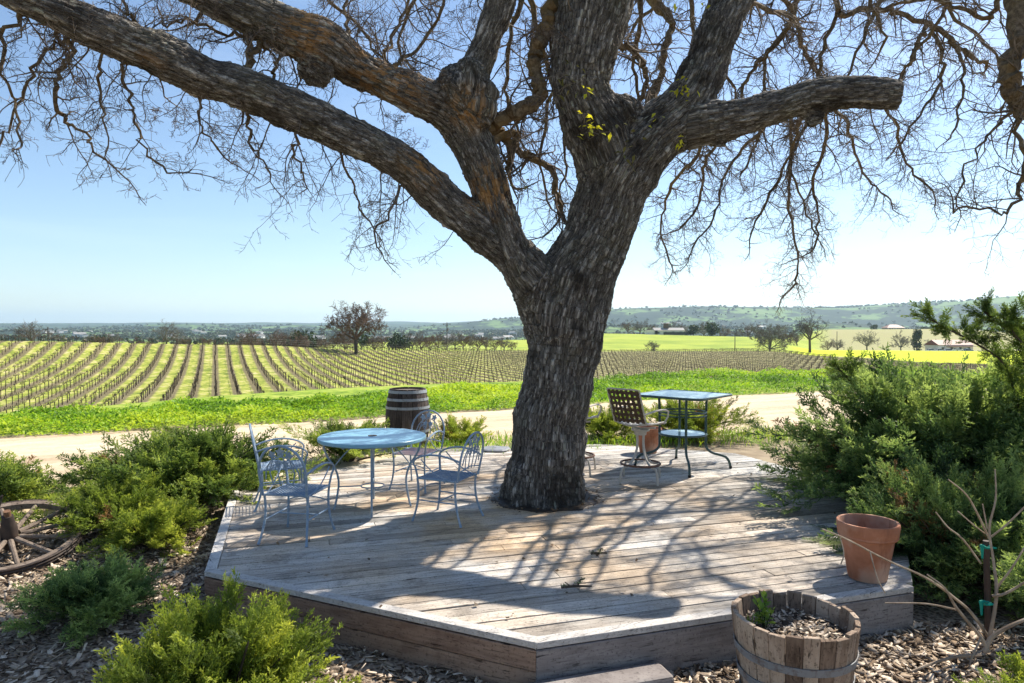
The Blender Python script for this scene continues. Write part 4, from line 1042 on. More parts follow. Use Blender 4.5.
def iron_chair(loc, rz, label, seat=M_BLU):
    """faces +Y"""
    e = empty('garden_chair', loc, rz, label, 'chair', 'blue iron garden chairs around the round table')
    w = .20; sd = .21; h = .41
    b = MB(); sheet_grid(b, -w, w, -sd, sd, h, 13, 13, .0045)
    for k in range(11):
        x = -w + .4 * (k + .5) / 11
    b.build('seat', seat, e)
    b = MB(); b.tube([(-w, -sd, h), (w, -sd, h), (w, sd, h), (-w, sd, h)], .010, 6, True); b.build('seat_frame', M_BLU, e, smooth=True)
    for sx in (-1, 1):
        MB().tube(bez((sx * w, sd, h), (sx * (w - .02), sd - .03, .2), (sx * (w + .03), sd + .04, 0), 9), [.011] * 6 + [.010, .010, .013], 7).build('leg', M_BLU, e, smooth=True)
        MB().tube(bez((sx * w, -sd, h), (sx * (w - .02), -sd + .03, .2), (sx * (w + .02), -sd - .07, 0), 9), [.011] * 6 + [.010, .010, .013], 7).build('leg', M_BLU, e, smooth=True)
        ob = MB().tube([(sx * (w - .01), sd - .01, .2), (sx * (w - .01), -sd, .2)], .007, 6).build('stretcher', M_BLU, e, smooth=True)
    MB().tube([(-w, 0, .2), (w, 0, .2)], .007, 6).build('stretcher', M_BLU, e, smooth=True)
    MB().tube(bez((-w, sd, .27), (0, sd, .34), (w, sd, .27), 8), .006, 6).build('stretcher', M_BLU, e, smooth=True)
    # back: arch with scroll work
    def bp(x, z): return Vector((x, -sd - .02 - (z - h) * .20, z))
    P = [bp(-w, h)] + [bp(-w - .01, .52), bp(-w - .015, .62)] + [bp(-(w + .015) * math.cos(a), .62 + .235 * math.sin(a)) for a in [math.pi * k / 12 for k in range(1, 12)]] + [bp(w + .015, .62), bp(w + .01, .52), bp(w, h)]
    MB().tube(P, .011, 7).build('back_frame', M_BLU, e, smooth=True)
    b = MB()
    b.tube([bp(-w * .95, .50), bp(0, .53), bp(w * .95, .50)], .006, 5)
    b.tube([bp((w - .045) * -math.cos(a), .56 + .20 * math.sin(a)) for a in [math.pi * k / 10 for k in range(11)]], .006, 5)
    for x in (-.09, -.03, .03, .09):
        b.tube([bp(x, .505), bp(x * 1.25, .62), bp(x * .8, .745)], .0055, 5)
    for sx in (-1, 1):
        b.tube([bp(sx * (.045 + .04 * (1 - k / 12) * math.cos(k * .75)), .66 + .04 * (1 - k / 12) * math.sin(k * .75)) for k in range(12)], .005, 5)
    b.build('scroll_work', M_BLU, e, smooth=True)
    b = MB()
    for (x, z, s, a0) in ((0, .80, .045, 0), (-.075, .775, .04, .8), (.075, .775, .04, -.8), (-.03, .70, .035, 2.6), (.04, .70, .035, 3.7)):
        o = bp(x, z); pts = []
        for k in range(10):
            a = k * 2 * math.pi / 10 + a0; r = s * (1 if k % 2 == 0 else .55); pts.append(bp(x + math.sin(a) * r, z + math.cos(a) * r))
        b.add([p + Vector((0, -.004, 0)) for p in pts] + [p + Vector((0, .004, 0)) for p in pts], [tuple(range(10)), tuple(range(19, 9, -1))] + [(i, 10 + i, 10 + (i + 1) % 10, (i + 1) % 10) for i in range(10)])
    b.build('leaf_ornament', M_BLU, e)
    for sx in (-1, 1):
        a = bp(sx * (w + .012), .60)
        P = bez(a, (sx * (w + .06), -.02, .70), (sx * (w + .045), sd - .03, .615), 9) + bez((sx * (w + .045), sd - .03, .615), (sx * (w + .04), sd + .05, .57), (sx * (w + .02), sd + .01, .52), 5)[1:] + [Vector((sx * w, sd - .005, h))]
        MB().tube(P, .010, 6).build('armrest', M_BLU, e, smooth=True)
        MB().tube(bez((sx * w, -sd + .03, h), (sx * (w + .03), 0, .44), (sx * (w + .03), sd - .06, .60), 7), .006, 5).build('arm_brace', M_BLU, e, smooth=True)
    return e
def facing(dx, dy): return math.atan2(-dx, dy)
iron_chair((-1.90, 6.03, .004), facing(.17, .98), 'blue iron armchair nearest the front, seen from behind left of the round table')
iron_chair((-2.40, 7.12, .004), facing(.93, .36), 'blue iron armchair farthest left, turned side-on beside the juniper')
iron_chair((-.63, 6.60, .004), facing(-.9, .43), 'blue iron armchair on the right of the round table, next to the oak trunk')
iron_chair((-1.10, 7.90, .004), facing(-.33, -.94), 'iron armchair with a faded pinkish seat in front of the wine barrel', M_SEATP)

def round_table():
    e = empty('round_table', (-1.43, 6.98, .004), 0, 'round sky-blue metal garden table on curved legs', 'table'); e.scale = (.9, .9, 1)
    b = MB(); b.lathe([(.02, .742), (.3, .742), (.565, .742), (.60, .742), (.607, .735), (.607, .712), (.60, .705), (.595, .722), (.3, .726), (.02, .728)], 56, close=True); b.build('tabletop', M_TOP, e, smooth=True)
    b = MB(); b.lathe([(.026, .746), (.05, .746), (.052, .738), (.024, .738)], 20, close=True); b.build('umbrella_hole', simple('rust', (.10, .06, .04)), e)
    for k in range(4):
        a = R(-80) + k * math.pi / 2; c, s = math.cos(a), math.sin(a)
        def q(r, z): return Vector((c * r, s * r, z))
        P = bez(q(.54, .72), q(.56, .60), q(.44, .46), 6) + bez(q(.44, .46), q(.36, .34), q(.38, .22), 6)[1:] + bez(q(.38, .22), q(.40, .08), q(.43, 0), 5)[1:]
        if k == 0: P = [q(.40, .72), q(.40, .4), q(.40, .2), q(.40, 0)]
        MB().tube(P, .012, 8).build('leg', M_BLU, e, smooth=True)
        b = MB(); b.tube([q(.38 - .05 * (1 - j / 14) * math.cos(j * .7) - .06, .64 + .05 * (1 - j / 14) * math.sin(j * .7)) for j in range(14)], .006, 5)
        b.tube(bez(q(.42, .44), q(.30, .60), q(.12, .705), 8), .007, 5); b.build('scroll_brace', M_BLU, e, smooth=True)
    b = MB(); b.ring((0, 0, .23), .13, .007, 24)
    for k in range(4):
        a = R(-80) + k * math.pi / 2; b.tube([(math.cos(a) * .13, math.sin(a) * .13, .23), (math.cos(a) * .385, math.sin(a) * .385, .23)], .007, 5)
    b.build('lower_ring', M_BLU, e, smooth=True)
    b = MB(); b.ring((0, 0, .69), .50, .007, 40); b.build('apron_ring', M_BLU, e, smooth=True)
round_table()

M_GRN = metal_paint('dark_green_paint', (.045, .085, .08), (.10, .13, .12), .45, .6)
def mat_glass_top():
    t = NT('frosted_glass_top'); co = t.coord('Object'); n = t.noise(co, 5, 5)
    t.col(t.ramp(n, [(.35, (.28, .42, .44)), (.65, (.42, .54, .55))])); t.rough(.22, .6); return t.m
M_GT = mat_glass_top()
def square_table():
    e = empty('square_table', (2.26, 9.02, .004), 0, 'tall square green metal table with a frosted top and round shelf', 'table')
    def rsq(h, r, z, n=6):
        pts = []
        for k in range(4):
            a0 = k * math.pi / 2 + R(3)
            for j in range(n):
                a = a0 - math.pi / 4 + math.pi / 2 * j / (n - 1); ca = a0
                cx = math.cos(ca) * (h - r * 1.414); cy = math.sin(ca) * (h - r * 1.414); pts.append(Vector((cx + math.cos(a) * r, cy + math.sin(a) * r, z)))
        return pts
    b = MB(); b.prism([(p.x, p.y) for p in rsq(.66, .08, 0)], .955, .972); b.build('tabletop', M_GT, e)
    b = MB(); b.tube(rsq(.685, .09, .962), .016, 8, True); b.build('top_frame', M_GRN, e, smooth=True)
    for k in range(4):
        a = R(-96) + k * math.pi / 2; c, s = math.cos(a), math.sin(a)
        def q(r, z): return Vector((c * r, s * r, z))
        P = [q(.31, .955), q(.30, .7), q(.30, .40)] + bez(q(.30, .30), q(.31, .22), q(.42, .19), 5) + bez(q(.52, .165), q(.61, .14), q(.62, 0), 6)
        MB().tube(P, .017, 8).build('leg', M_GRN, e, smooth=True)
        MB().lathe([(.02, 0), (.022, .02), (.018, .03)], 10, q(.62, 0)).build('foot_cap', M_TY, e)
    b = MB(); b.ring((0, 0, .74), .30, .011, 32); b.ring((0, 0, .70), .30, .009, 32); b.build('upper_ring', M_GRN, e, smooth=True)
    b = MB(); b.ring((0, 0, .45), .305, .014, 32); b.build('shelf_ring', M_GRN, e, smooth=True)
    b = MB(); b.lathe([(.01, .458), (.29, .458), (.295, .45), (.01, .448)], 36); b.build('shelf', M_GT, e)
square_table()

M_TAN = metal_paint('cream_paint', (.52, .47, .40), (.40, .34, .27), .45, .55); M_RUST = simple('rusty_ring', (.20, .10, .06), (.10, .05, .035), scale=20)
M_BRN = simple('brown_strap', (.11, .07, .045), (.07, .045, .03), scale=30); M_CRM = simple('cream_strap', (.62, .60, .55), (.45, .42, .38), scale=30)
def weave(b, f, nu, nv, w, th=.004):
    """straps woven over the patch f(u,v) -> point"""
    for i in range(nu):
        u = (i + .5) / nu; pts = [f(u, j / 30) + Vector((0, 0, 0)) for j in range(31)]
        rib(b, pts, f(u + .01, .5) - f(u, .5), w, [((-1) ** (i + int(j / 30 * nv))) * th for j in range(31)])
    for j in range(nv):
        v = (j + .5) / nv; pts = [f(i / 30, v) for i in range(31)]
        rib(b, pts, f(.5, v + .01) - f(.5, v), w, [-((-1) ** (j + int(i / 30 * nu))) * th for i in range(31)])
def rib(b, pts, side, w, offs):
    side = side.normalized() * w / 2; vs = []
    for k, p in enumerate(pts):
        t = (pts[min(k + 1, len(pts) - 1)] - pts[max(k - 1, 0)]).normalized(); nn = t.cross(side).normalized()
        vs += [p - side + nn * offs[k], p + side + nn * offs[k], p + side + nn * (offs[k] + .003), p - side + nn * (offs[k] + .003)]
    fs = []
    for k in range(len(pts) - 1):
        a = k * 4
        for i in range(4): fs.append((a + i, a + (i + 1) % 4, a + 4 + (i + 1) % 4, a + 4 + i))
    b.add(vs, fs)
def bar_stool(loc, rz, label):
    e = empty('swivel_stool', loc, rz, label, 'stool')
    for k in range(4):
        a = k * math.pi / 2 + R(30) - rz; c, s = math.cos(a), math.sin(a)
        def q(r, z): return Vector((c * r, s * r, z))
        P = [q(.055, .585), q(.05, .48), q(.055, .40)] + bez(q(.08, .32), q(.14, .20), q(.22, .19), 5) + bez(q(.27, .185), q(.305, .14), q(.31, 0), 6)
        MB().tube(P, .013, 7).build('leg', M_TAN, e, smooth=True)
    b = MB(); b.ring((0, 0, .215), .235, .013, 32); b.build('foot_ring', M_RUST, e, smooth=True)
    b = MB(); b.lathe([(.07, .56), (.075, .60), (.11, .61), (.11, .63), (.03, .63)], 20); b.build('swivel', M_TAN, e, smooth=True)
    def seatf(u, v): return Vector((-.22 + .44 * u, -.22 + .44 * v, .675 + .035 * (2 * u - 1) ** 2 + .02 * (2 * v - 1) ** 2 - .03 * max(v - .8, 0) * 5))
    b = MB(); weave(b, seatf, 7, 7, .034); b.build('seat', M_CRM, e)
    b = MB(); b.tube([seatf(0, v / 6) for v in range(7)] + [seatf(u / 6, 1) for u in range(1, 7)] + [seatf(1, 1 - v / 6) for v in range(1, 7)] + [seatf(1 - u / 6, 0) for u in range(1, 6)], .011, 6, True)
    b.tube([(-.2, 0, .66), (0, 0, .635), (.2, 0, .66)], .012, 6); b.build('seat_frame', M_TAN, e, smooth=True)
    def bf(u, v): return Vector((-.215 + .43 * u, -.235 - .16 * v - .05 * (1 - (2 * u - 1) ** 2) * .8, .73 + .40 * v))
    b = MB(); weave(b, bf, 7, 6, .039); b.build('backrest', M_BRN, e)
    b = MB(); b.tube([seatf(0, 0)] + [bf(0, v / 5) for v in range(6)] + [bf(u / 6, 1.02) for u in range(1, 6)] + [bf(1, 1 - v / 5) for v in range(6)] + [seatf(1, 0)], .011, 6); b.build('back_frame', M_TAN, e, smooth=True)
    for sx in (-1, 1):
        MB().tube([bf(.5 + sx * .5, .28)] + bez((sx * .25, -.2, .86), (sx * .275, .1, .90), (sx * .265, .2, .84), 7) + [Vector((sx * .25, .22, .78)), Vector((sx * .22, .17, .69))], .011, 6).build('armrest', M_TAN, e, smooth=True)
    return e
bar_stool((1.55, 8.22, .004), facing(.66, .75), 'swivel stool with a brown woven back and white woven seat by the tall table')
bar_stool((.82, 8.75, .004), facing(.5, .85), 'second woven swivel stool mostly hidden behind the oak trunk')

# ---- wine barrel
def barrel():
    e = empty('wine_barrel', (-1.66, 10.85, gz(-1.66, 10.85)), 0, 'old dark upright wine barrel with grey hoops at the back edge of the deck', 'barrel')
    H = .95
    def rad(z): return .285 + .065 * (1 - ((z - H / 2) / (H / 2)) ** 2)
    n = 26; b = MB()
    for k in range(n):
        b.tint = random.uniform(0, 1); a0 = 2 * math.pi * (k + .03) / n; a1 = 2 * math.pi * (k + .97) / n; vs = []
        for i in range(11):
            z = H * i / 10; r = rad(z)
            vs += [(r * math.cos(a0), r * math.sin(a0), z), (r * math.cos(a1), r * math.sin(a1), z), ((r - .025) * math.cos(a1), (r - .025) * math.sin(a1), z), ((r - .025) * math.cos(a0), (r - .025) * math.sin(a0), z)]
        fs = [(0, 3, 2, 1), (40, 41, 42, 43)]
        for i in range(10):
            for j in range(4): fs.append((i * 4 + j, i * 4 + (j + 1) % 4, i * 4 + 4 + (j + 1) % 4, i * 4 + 4 + j))
        b.add(vs, fs)
    b.build('staves', mat_wood('barrel_stave', (.022, .018, .017), (.06, .048, .043), (.13, .105, .095), (26, 26, 2)), e)
    b = MB(); b.lathe([(.27, H - .05), (.27, H - .03), (.01, H - .03)], 26); b.build('head', mat_wood('barrel_head', (.06, .05, .04), (.15, .12, .10), (.25, .2, .17)), e)
    mh = metal_paint('galvanised_hoop', (.24, .26, .28), (.12, .12, .12), .5, .52)
    for z, w in ((.03, .045), (.15, .04), (.29, .04), (.66, .04), (.79, .04), (.91, .045)):
        MB().lathe([(rad(z - w / 2) + .001, z - w / 2), (rad(z - w / 2) + .006, z - w / 2), (rad(z + w / 2) + .006, z + w / 2), (rad(z + w / 2) + .001, z + w / 2)], 40, close=True).build('hoop', mh, e, smooth=True)
barrel()

# ---- half barrel planter
def planter():
    ox, oy = 1.60, 3.84; zg = gz(ox, oy); e = empty('barrel_planter', (ox, oy, zg), 0, 'weathered half wine barrel used as a planter in front of the deck', 'planter')
    H = .235 - zg; n = 24; q = random.Random(8); b = MB()
    def rad(z): return .265 + .075 * (z / H) ** .8
    for k in range(n):
        b.tint = q.uniform(0, 1); g = .02; a0 = 2 * math.pi * (k + g) / n; a1 = 2 * math.pi * (k + 1 - g) / n; top = H + q.uniform(-.012, .01); vs = []
        jr = q.uniform(-.004, .004)
        for i in range(9):
            z = top * i / 8; r = rad(z) + jr; th = .028
            vs += [(r * math.cos(a0), r * math.sin(a0), z), (r * math.cos(a1), r * math.sin(a1), z), ((r - th) * math.cos(a1), (r - th) * math.sin(a1), z), ((r - th) * math.cos(a0), (r - th) * math.sin(a0), z)]
        fs = [(0, 3, 2, 1), (32, 33, 34, 35)]
        for i in range(8):
            for j in range(4): fs.append((i * 4 + j, i * 4 + (j + 1) % 4, i * 4 + 4 + (j + 1) % 4, i * 4 + 4 + j))
        b.add(vs, fs)
    b.build('staves', mat_wood('planter_stave', (.075, .05, .036), (.225, .16, .115), (.42, .33, .25), (22, 22, 3), bump=.006), e, bevel=.004)
    mh = metal_paint('weathered_hoop', (.19, .20, .21), (.12, .095, .085), .6, .48)
    for z in (.10, .22, .36):
        w = .042; MB().lathe([(rad(z - w / 2) + .002, z - w / 2), (rad(z - w / 2) + .008, z - w / 2), (rad(z + w / 2) + .008, z + w / 2), (rad(z + w / 2) + .002, z + w / 2)], 48, close=True, jit=lambda k, z: .0012 * math.sin(k * 1.7)).build('hoop', mh, e, smooth=True)
    sz = H - .13
    b = MB(); vs = [(0, 0, sz + .03)]; fs = []
    for i in range(1, 8):
        for k in range(30):
            a = 2 * math.pi * k / 30; r = .31 * i / 7; vs.append((r * math.cos(a), r * math.sin(a), sz + .02 + .02 * mnoise.noise(Vector((r * 9 * math.cos(a), r * 9 * math.sin(a), 3)))))
    for k in range(30): fs.append((0, 1 + k, 1 + (k + 1) % 30))
    for i in range(6):
        for k in range(30): fs.append((1 + i * 30 + k, 1 + (i + 1) * 30 + k, 1 + (i + 1) * 30 + (k + 1) % 30, 1 + i * 30 + (k + 1) % 30))
    b.add(vs, fs); b.build('soil', simple('potting_soil', (.10, .075, .055), (.04, .03, .022), scale=40, bump=.01), e)
    N = 900; r = .29 * np.sqrt(rng.random(N)); a = rng.uniform(0, 6.28, N)
    L = rng.uniform(.008, .024, N)
    V, F, T = leaves(np.stack([r * np.cos(a), r * np.sin(a), np.full(N, sz + .03) + rng.uniform(-.008, .02, N)], -1), L * 2, L * .4, rng.normal(0, .25, N), None, '', rng.uniform(0, 1, N), 0)
    np_mesh('bark_chips', V, F, bpy.data.materials['wood_chip'], e, attrs={'tint': T})
    # seedling
    s = empty('seedling', (ox - .16, oy + .02, zg + sz + .02), 0, 'young green broad-leaved seedling growing in the half barrel', 'plant')
    b = MB(); N = 70; P = []; up = []
    for k in range(5):
        a = k * 1.3; t = Vector((math.cos(a) * .045 * (k > 0), math.sin(a) * .045 * (k > 0), .20 - .02 * k)); b.tube([(0, 0, -.02), t * .5, t], [.004, .003, .002], 5)
        for j in range(14): P.append(t * (.3 + .7 * j / 13)); up.append(.2 + .9 * j / 13)
    b.build('stem', M_EV, s)
    V, F, T = leaves(np.array(P), np.full(N, .055), np.full(N, .011), np.array(up), None, '', rng.uniform(.2, 1, N), .15)
    np_mesh('leaves', V, F, mat_foliage('seedling_leaf', (.07, .14, .02), (.16, .26, .04), (.40, .48, .08), .3, 8), s, attrs={'tint': T})
    V, F, T = leaves(np.array([(-.08, -.02, 0)] * 12) + rng.normal(0, .01, (12, 3)), np.full(12, .13), np.full(12, .003), rng.uniform(1.1, 1.5, 12), None, '', rng.uniform(.3, 1, 12), .1)
    np_mesh('grass_blades', V, F, bpy.data.materials['seedling_leaf'], s, attrs={'tint': T})
planter()

# ---- terracotta pots
def mat_terra():
    t = NT('terracotta'); co = t.coord('Object'); n = t.noise(co, 6, 6, .65); n2 = t.noise(co, 2.2, 4)
    c = t.ramp(n, [(.3, (.30, .115, .06)), (.6, (.44, .185, .105)), (.85, (.52, .29, .19))])
    c = t.mix(t.ramp(n2, [(.48, 0), (.62, .55)]), c, (.55, .42, .33)); st = t.noise(t.coord('Object', (9, 9, 1.2)), 2, 5, .7); t.col(t.mix(t.ramp(st, [(.55, 0), (.68, .5)]), c, (.22, .09, .05))); t.rough(.85, .2); t.bump(n, .3, .003); return t.m
M_TC = mat_terra()
def pot(loc, r, h, label, rot=None):
    e = empty('terracotta_pot', loc, 0, label, 'pot')
    if rot: e.rotation_euler = rot
    R0 = r * .62; k = r * .93
    b = MB(); b.lathe([(.012, 0), (R0 * .97, 0), (R0, .01), (R0 + (k - R0) * .72, h * .72), (r * .93, h * .735), (r * .96, h * .76), (r * .945, h * .785), (r * .965, h * .80), (r * 1.0, h * .97), (r * .985, h), (r * .90, h), (r * .88, h * .96), (r * .80, h * .7), (R0 * .85, .03), (.012, .03)], 48, close=True)
    b.build('pot_body', M_TC, e, smooth=True)
    b = MB(); b.lathe([(.01, h * .70), (r * .80, h * .70), (r * .8, h * .68), (.01, h * .68)], 24); b.build('soil', simple('dry_soil', (.12, .085, .06), (.06, .045, .03), scale=40), e)
    return e
pot((2.63, 5.02, .004), .213, .42, 'large empty terracotta pot on the front right corner of the deck')
pot((2.02, 10.1, .004), .20, .37, 'terracotta pot at the back of the deck behind the swivel stool')
pot((3.62, 7.75, .25), .15, .26, 'small terracotta pot lying in the right juniper', (.9, .4, 0))

# ---- wagon wheel
def wheel():
    c = Vector((-4.70, 6.35, -.10)); e = empty('wagon_wheel', c, 0, 'old rusty wooden-spoked wagon wheel leaning in the junipers at far left', 'wheel')
    nrm = Vector((.12, -.26, .96)).normalized(); u = Vector((1, .05, 0)); u = (u - nrm * u.dot(nrm)).normalized(); v = nrm.cross(u)
    mw = mat_wood('wheel_wood', (.06, .045, .035), (.15, .115, .09), (.30, .24, .19), (10, 10, 10)); ms = simple('rusty_iron', (.08, .055, .042), (.035, .027, .024), scale=18, bump=.004)
    def P(r, a, o=0): return u * math.cos(a) * r + v * math.sin(a) * r + nrm * o
    Rr = .60; b = MB(); n = 48; vs = []; fs = []
    for k in range(n):
        a = 2 * math.pi * k / n
        vs += [P(Rr, a, -.035), P(Rr, a, .035), P(Rr - .055, a, .03), P(Rr - .055, a, -.03)]
    for k in range(n):
        l = (k + 1) % n
        for j in range(4): fs.append((k * 4 + j, k * 4 + (j + 1) % 4, l * 4 + (j + 1) % 4, l * 4 + j))
    b.add(vs, fs); b.build('felloe', mw, e)
    b = MB(); b.tube([P(Rr + .008, 2 * math.pi * k / n) for k in range(n)], .014, 6, True, 1); b.tube([P(Rr + .008, 2 * math.pi * k / n, .028) for k in range(n)], .012, 6, True); b.tube([P(Rr + .008, 2 * math.pi * k / n, -.028) for k in range(n)], .012, 6, True); b.build('iron_tyre', ms, e, smooth=True)
    for k in range(12):
        a = 2 * math.pi * k / 12 + .15; MB().tube([P(.09, a), P(.3, a), P(.56, a)], [.026, .02, .022], 8).build('spoke', mw, e, smooth=True)
    MB().tube([nrm * -.12, nrm * -.06, nrm * .08, nrm * .15, nrm * .22], [.05, .07, .072, .055, .045], 16).build('hub', ms, e, smooth=True)
    MB().tube([nrm * .2, nrm * .27], [.032, .03], 10).build('axle_cap', simple('rust_orange', (.22, .12, .06), (.12, .06, .04)), e, smooth=True)
    # the loose machine part lying in the wheel
    m = empty('rusty_machine_part', c + Vector((-.16, -.05, .18)), 0, 'tangle of rusty machine parts with a pale pipe lying on the wagon wheel', 'scrap')
    b = MB(); b.tube([(-.12, 0, -.05), (-.05, -.02, .02), (.05, 0, .0)], [.05, .07, .04], 10); b.ring((0, -.03, -.05), .10, .014, 20); b.build('casting', ms, m, smooth=True)
    MB().tube([(-.06, 0, .0), (-.02, .03, .16)], .028, 10).build('pipe', simple('pale_pipe', (.45, .47, .5)), m, smooth=True)
    b = MB(); b.tube(bez((.0, 0, 0), (.12, -.05, .2), (.14, 0, .22), 6), .008, 5); b.tube(bez((.14, 0, .22), (.1, 0, .05), (.06, -.05, -.08), 6), .006, 5); b.build('bent_rod', ms, m, smooth=True)
wheel()
# flat stone
b = MB(); b.lathe([(.01, 0), (.2, 0), (.215, .02), (.19, .035), (.01, .04)], 18, jit=lambda k, z: .02 * math.sin(k * 1.3)); ob = b.build('flat_stone', simple('grey_stone', (.25, .26, .28), (.16, .17, .19))); ob.location = (-.25, 10.3, .004); tag(ob, 'flat dark grey stone at the back edge of the deck left of the trunk', 'stone')

# ================================================================ JUNIPERS
def spray_template(seed):
    q = np.random.default_rng(seed); V = []; F = []; T = []
    def leaf(p, d, n, L, W, t):
        d = d / np.linalg.norm(d); s = np.cross(d, n); s /= np.linalg.norm(s) + 1e-9; b = len(V)
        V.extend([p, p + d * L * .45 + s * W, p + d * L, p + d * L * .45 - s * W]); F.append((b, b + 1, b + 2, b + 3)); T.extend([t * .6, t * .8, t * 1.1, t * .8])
    up = np.array([0, 0, 1.]); n = 13
    for k in range(n):
        t = (k + .5) / n; p = np.array([t, .05 * math.sin(t * 3), .10 * t * t])
        sd = 1 if k % 2 else -1
        az = sd * q.uniform(.45, .85); el = q.uniform(-.35, .55)
        d = np.array([math.cos(az) * math.cos(el), math.sin(az) * math.cos(el), math.sin(el)]); L = (.42 * (1 - t) + .14) * q.uniform(.8, 1.2)
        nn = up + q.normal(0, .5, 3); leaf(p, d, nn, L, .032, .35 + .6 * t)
        for j in range(4):
            s = (j + 1) / 4.6; pp = p + d * L * s; a2 = az + (1 if j % 2 else -1) * q.uniform(.4, .8); e2 = el + q.uniform(-.4, .5)
            d2 = np.array([math.cos(a2) * math.cos(e2), math.sin(a2) * math.cos(e2), math.sin(e2)]); leaf(pp, d2, nn + q.normal(0, .6, 3), .16 * q.uniform(.7, 1.2), .026, .4 + .6 * max(t, s))
    leaf(np.array([.0, 0, 0]), np.array([1, .0, .06]), up, 1.05, .02, .3); leaf(np.array([.85, 0, .08]), np.array([1, 0, .3]), np.array([0, 1., 0]), .25, .03, 1.0)
    return np.array(V), np.array(F), np.array(T)
TPL = [spray_template(s) for s in range(6)]
def juniper(name, label, c, rad, nb, per, L, mats, cat='shrub', seed=1, elev=(.05, 1.25), azr=(0, 6.283), tip=.12, tint0=0.0, lift=None, stems=True, droop=0.0):
    q = np.random.default_rng(seed); cx, cy = c[0], c[1]; cz = c[2] if len(c) > 2 else gz(cx, cy)
    e = empty(name, (cx, cy, cz), 0, label, cat)
    O, D, S, TT = [], [], [], []; st = MB()
    for i in range(nb):
        az = q.uniform(*azr); el = elev[0] + (elev[1] - elev[0]) * q.random() ** .9
        d = np.array([math.cos(az) * math.cos(el), math.sin(az) * math.cos(el), math.sin(el)])
        r = 1 / math.sqrt((d[0] / rad[0]) ** 2 + (d[1] / rad[1]) ** 2 + (d[2] / rad[2]) ** 2) * q.uniform(.62, 1.2)
        end = d * r; base = np.array([math.cos(az), math.sin(az), 0]) * min(rad[0], rad[1]) * .12 * q.random()
        mid = base * .4 + end * .5 + np.array([0, 0, rad[2] * (.10 + .25 * (1 - el / 1.3))])
        ts = np.linspace(0, 1, 9)[:, None]; P = (1 - ts) ** 2 * base + 2 * ts * (1 - ts) * mid + ts ** 2 * (end + np.array([0, 0, tip * L * 2 - droop]))
        if stems and i % 2 == 0: st.tube([Vector(p) for p in P[:8:1]], [.012 - .001 * k for k in range(8)], 4)
        g = q.normal(0, .15) + tint0 + (5 if q.random() < .022 else 0)
        for k in range(per):
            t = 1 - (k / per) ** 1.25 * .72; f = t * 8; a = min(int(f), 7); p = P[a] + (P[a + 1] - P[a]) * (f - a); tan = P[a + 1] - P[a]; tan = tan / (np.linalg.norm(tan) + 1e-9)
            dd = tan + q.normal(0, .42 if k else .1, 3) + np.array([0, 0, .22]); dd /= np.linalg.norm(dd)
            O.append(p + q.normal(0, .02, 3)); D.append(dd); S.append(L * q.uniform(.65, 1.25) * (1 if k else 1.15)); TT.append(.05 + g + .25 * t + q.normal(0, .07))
    O = np.array(O); D = np.array(D); S = np.array(S); TT = np.array(TT); n = len(O)
    side = np.cross(D, np.array([0, 0, 1.]) + q.normal(0, .35, (n, 3))); side /= np.linalg.norm(side, axis=1)[:, None]; up = np.cross(side, D)
    k = q.integers(0, len(TPL), n); VV, FF, T2 = [], [], []; off = 0
    for j, (tv, tf, tt) in enumerate(TPL):
        m = np.where(k == j)[0]
        if not len(m): continue
        W = O[m][:, None] + (tv[None, :, 0:1] * D[m][:, None] + tv[None, :, 1:2] * side[m][:, None] + tv[None, :, 2:3] * up[m][:, None]) * S[m][:, None, None]
        VV.append(W.reshape(-1, 3)); FF.append((tf[None] + (np.arange(len(m)) * len(tv))[:, None, None] + off).reshape(-1, 4)); off += len(m) * len(tv)
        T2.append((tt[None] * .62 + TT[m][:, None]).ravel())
    V = np.concatenate(VV); low = V[:, 2] + cz; gg = ground(V[:, 0] + cx, V[:, 1] + cy) + .01
    if lift is not None: gg = np.maximum(gg, np.where(np.array(lift(V[:, 0] + cx, V[:, 1] + cy)), .012, -9))
    V[:, 2] = np.where(low < gg, gg - cz + .01, V[:, 2])
    np_mesh('foliage', V, np.concatenate(FF), mats, e, attrs={'tint': np.concatenate(T2)})
    if stems: st.build('stems', M_VINE, e)
    print(label[:40], n)
    return e
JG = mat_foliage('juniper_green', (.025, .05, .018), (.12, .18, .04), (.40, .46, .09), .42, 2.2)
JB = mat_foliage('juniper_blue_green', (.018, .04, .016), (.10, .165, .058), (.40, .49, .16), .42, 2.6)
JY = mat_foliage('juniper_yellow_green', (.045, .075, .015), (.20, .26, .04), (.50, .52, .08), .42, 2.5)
# left side
juniper('juniper_bush', 'wide dark juniper spreading behind the left edge of the deck', (-3.75, 7.95), (1.35, .9, .54), 160, 15, .21, JG, seed=3, elev=(.02, 1.1), tint0=-.08)
juniper('juniper_bush', 'juniper at the far left edge of the picture above the wagon wheel', (-5.9, 7.4), (1.3, .9, .34), 110, 14, .20, JG, seed=4, elev=(.02, 1.0), tint0=.1)
juniper('juniper_bush', 'small yellowish juniper in the mulch beside the left corner of the deck', (-3.45, 6.55), (.55, .42, .32), 55, 12, .14, JY, seed=6, elev=(.05, 1.1), tint0=-.05)
juniper('juniper_bush', 'yellow-green juniper just right of the wagon wheel', (-4.0, 6.95), (.75, .5, .40), 55, 12, .16, JY, seed=7, elev=(.05, 1.1), tint0=-.2)
juniper('juniper_bush', 'low rounded dark juniper alone in the mulch at lower left', (-3.08, 4.98), (.43, .40, .27), 75, 15, .12, JB, seed=8, elev=(.02, 1.2), tint0=.06)
juniper('juniper_bush', 'bright green juniper in the bottom left foreground against the deck', (-1.58, 3.66), (.50, .48, .50), 130, 17, .125, JY, seed=9, elev=(.03, 1.25), tint0=-.08, tip=.3)
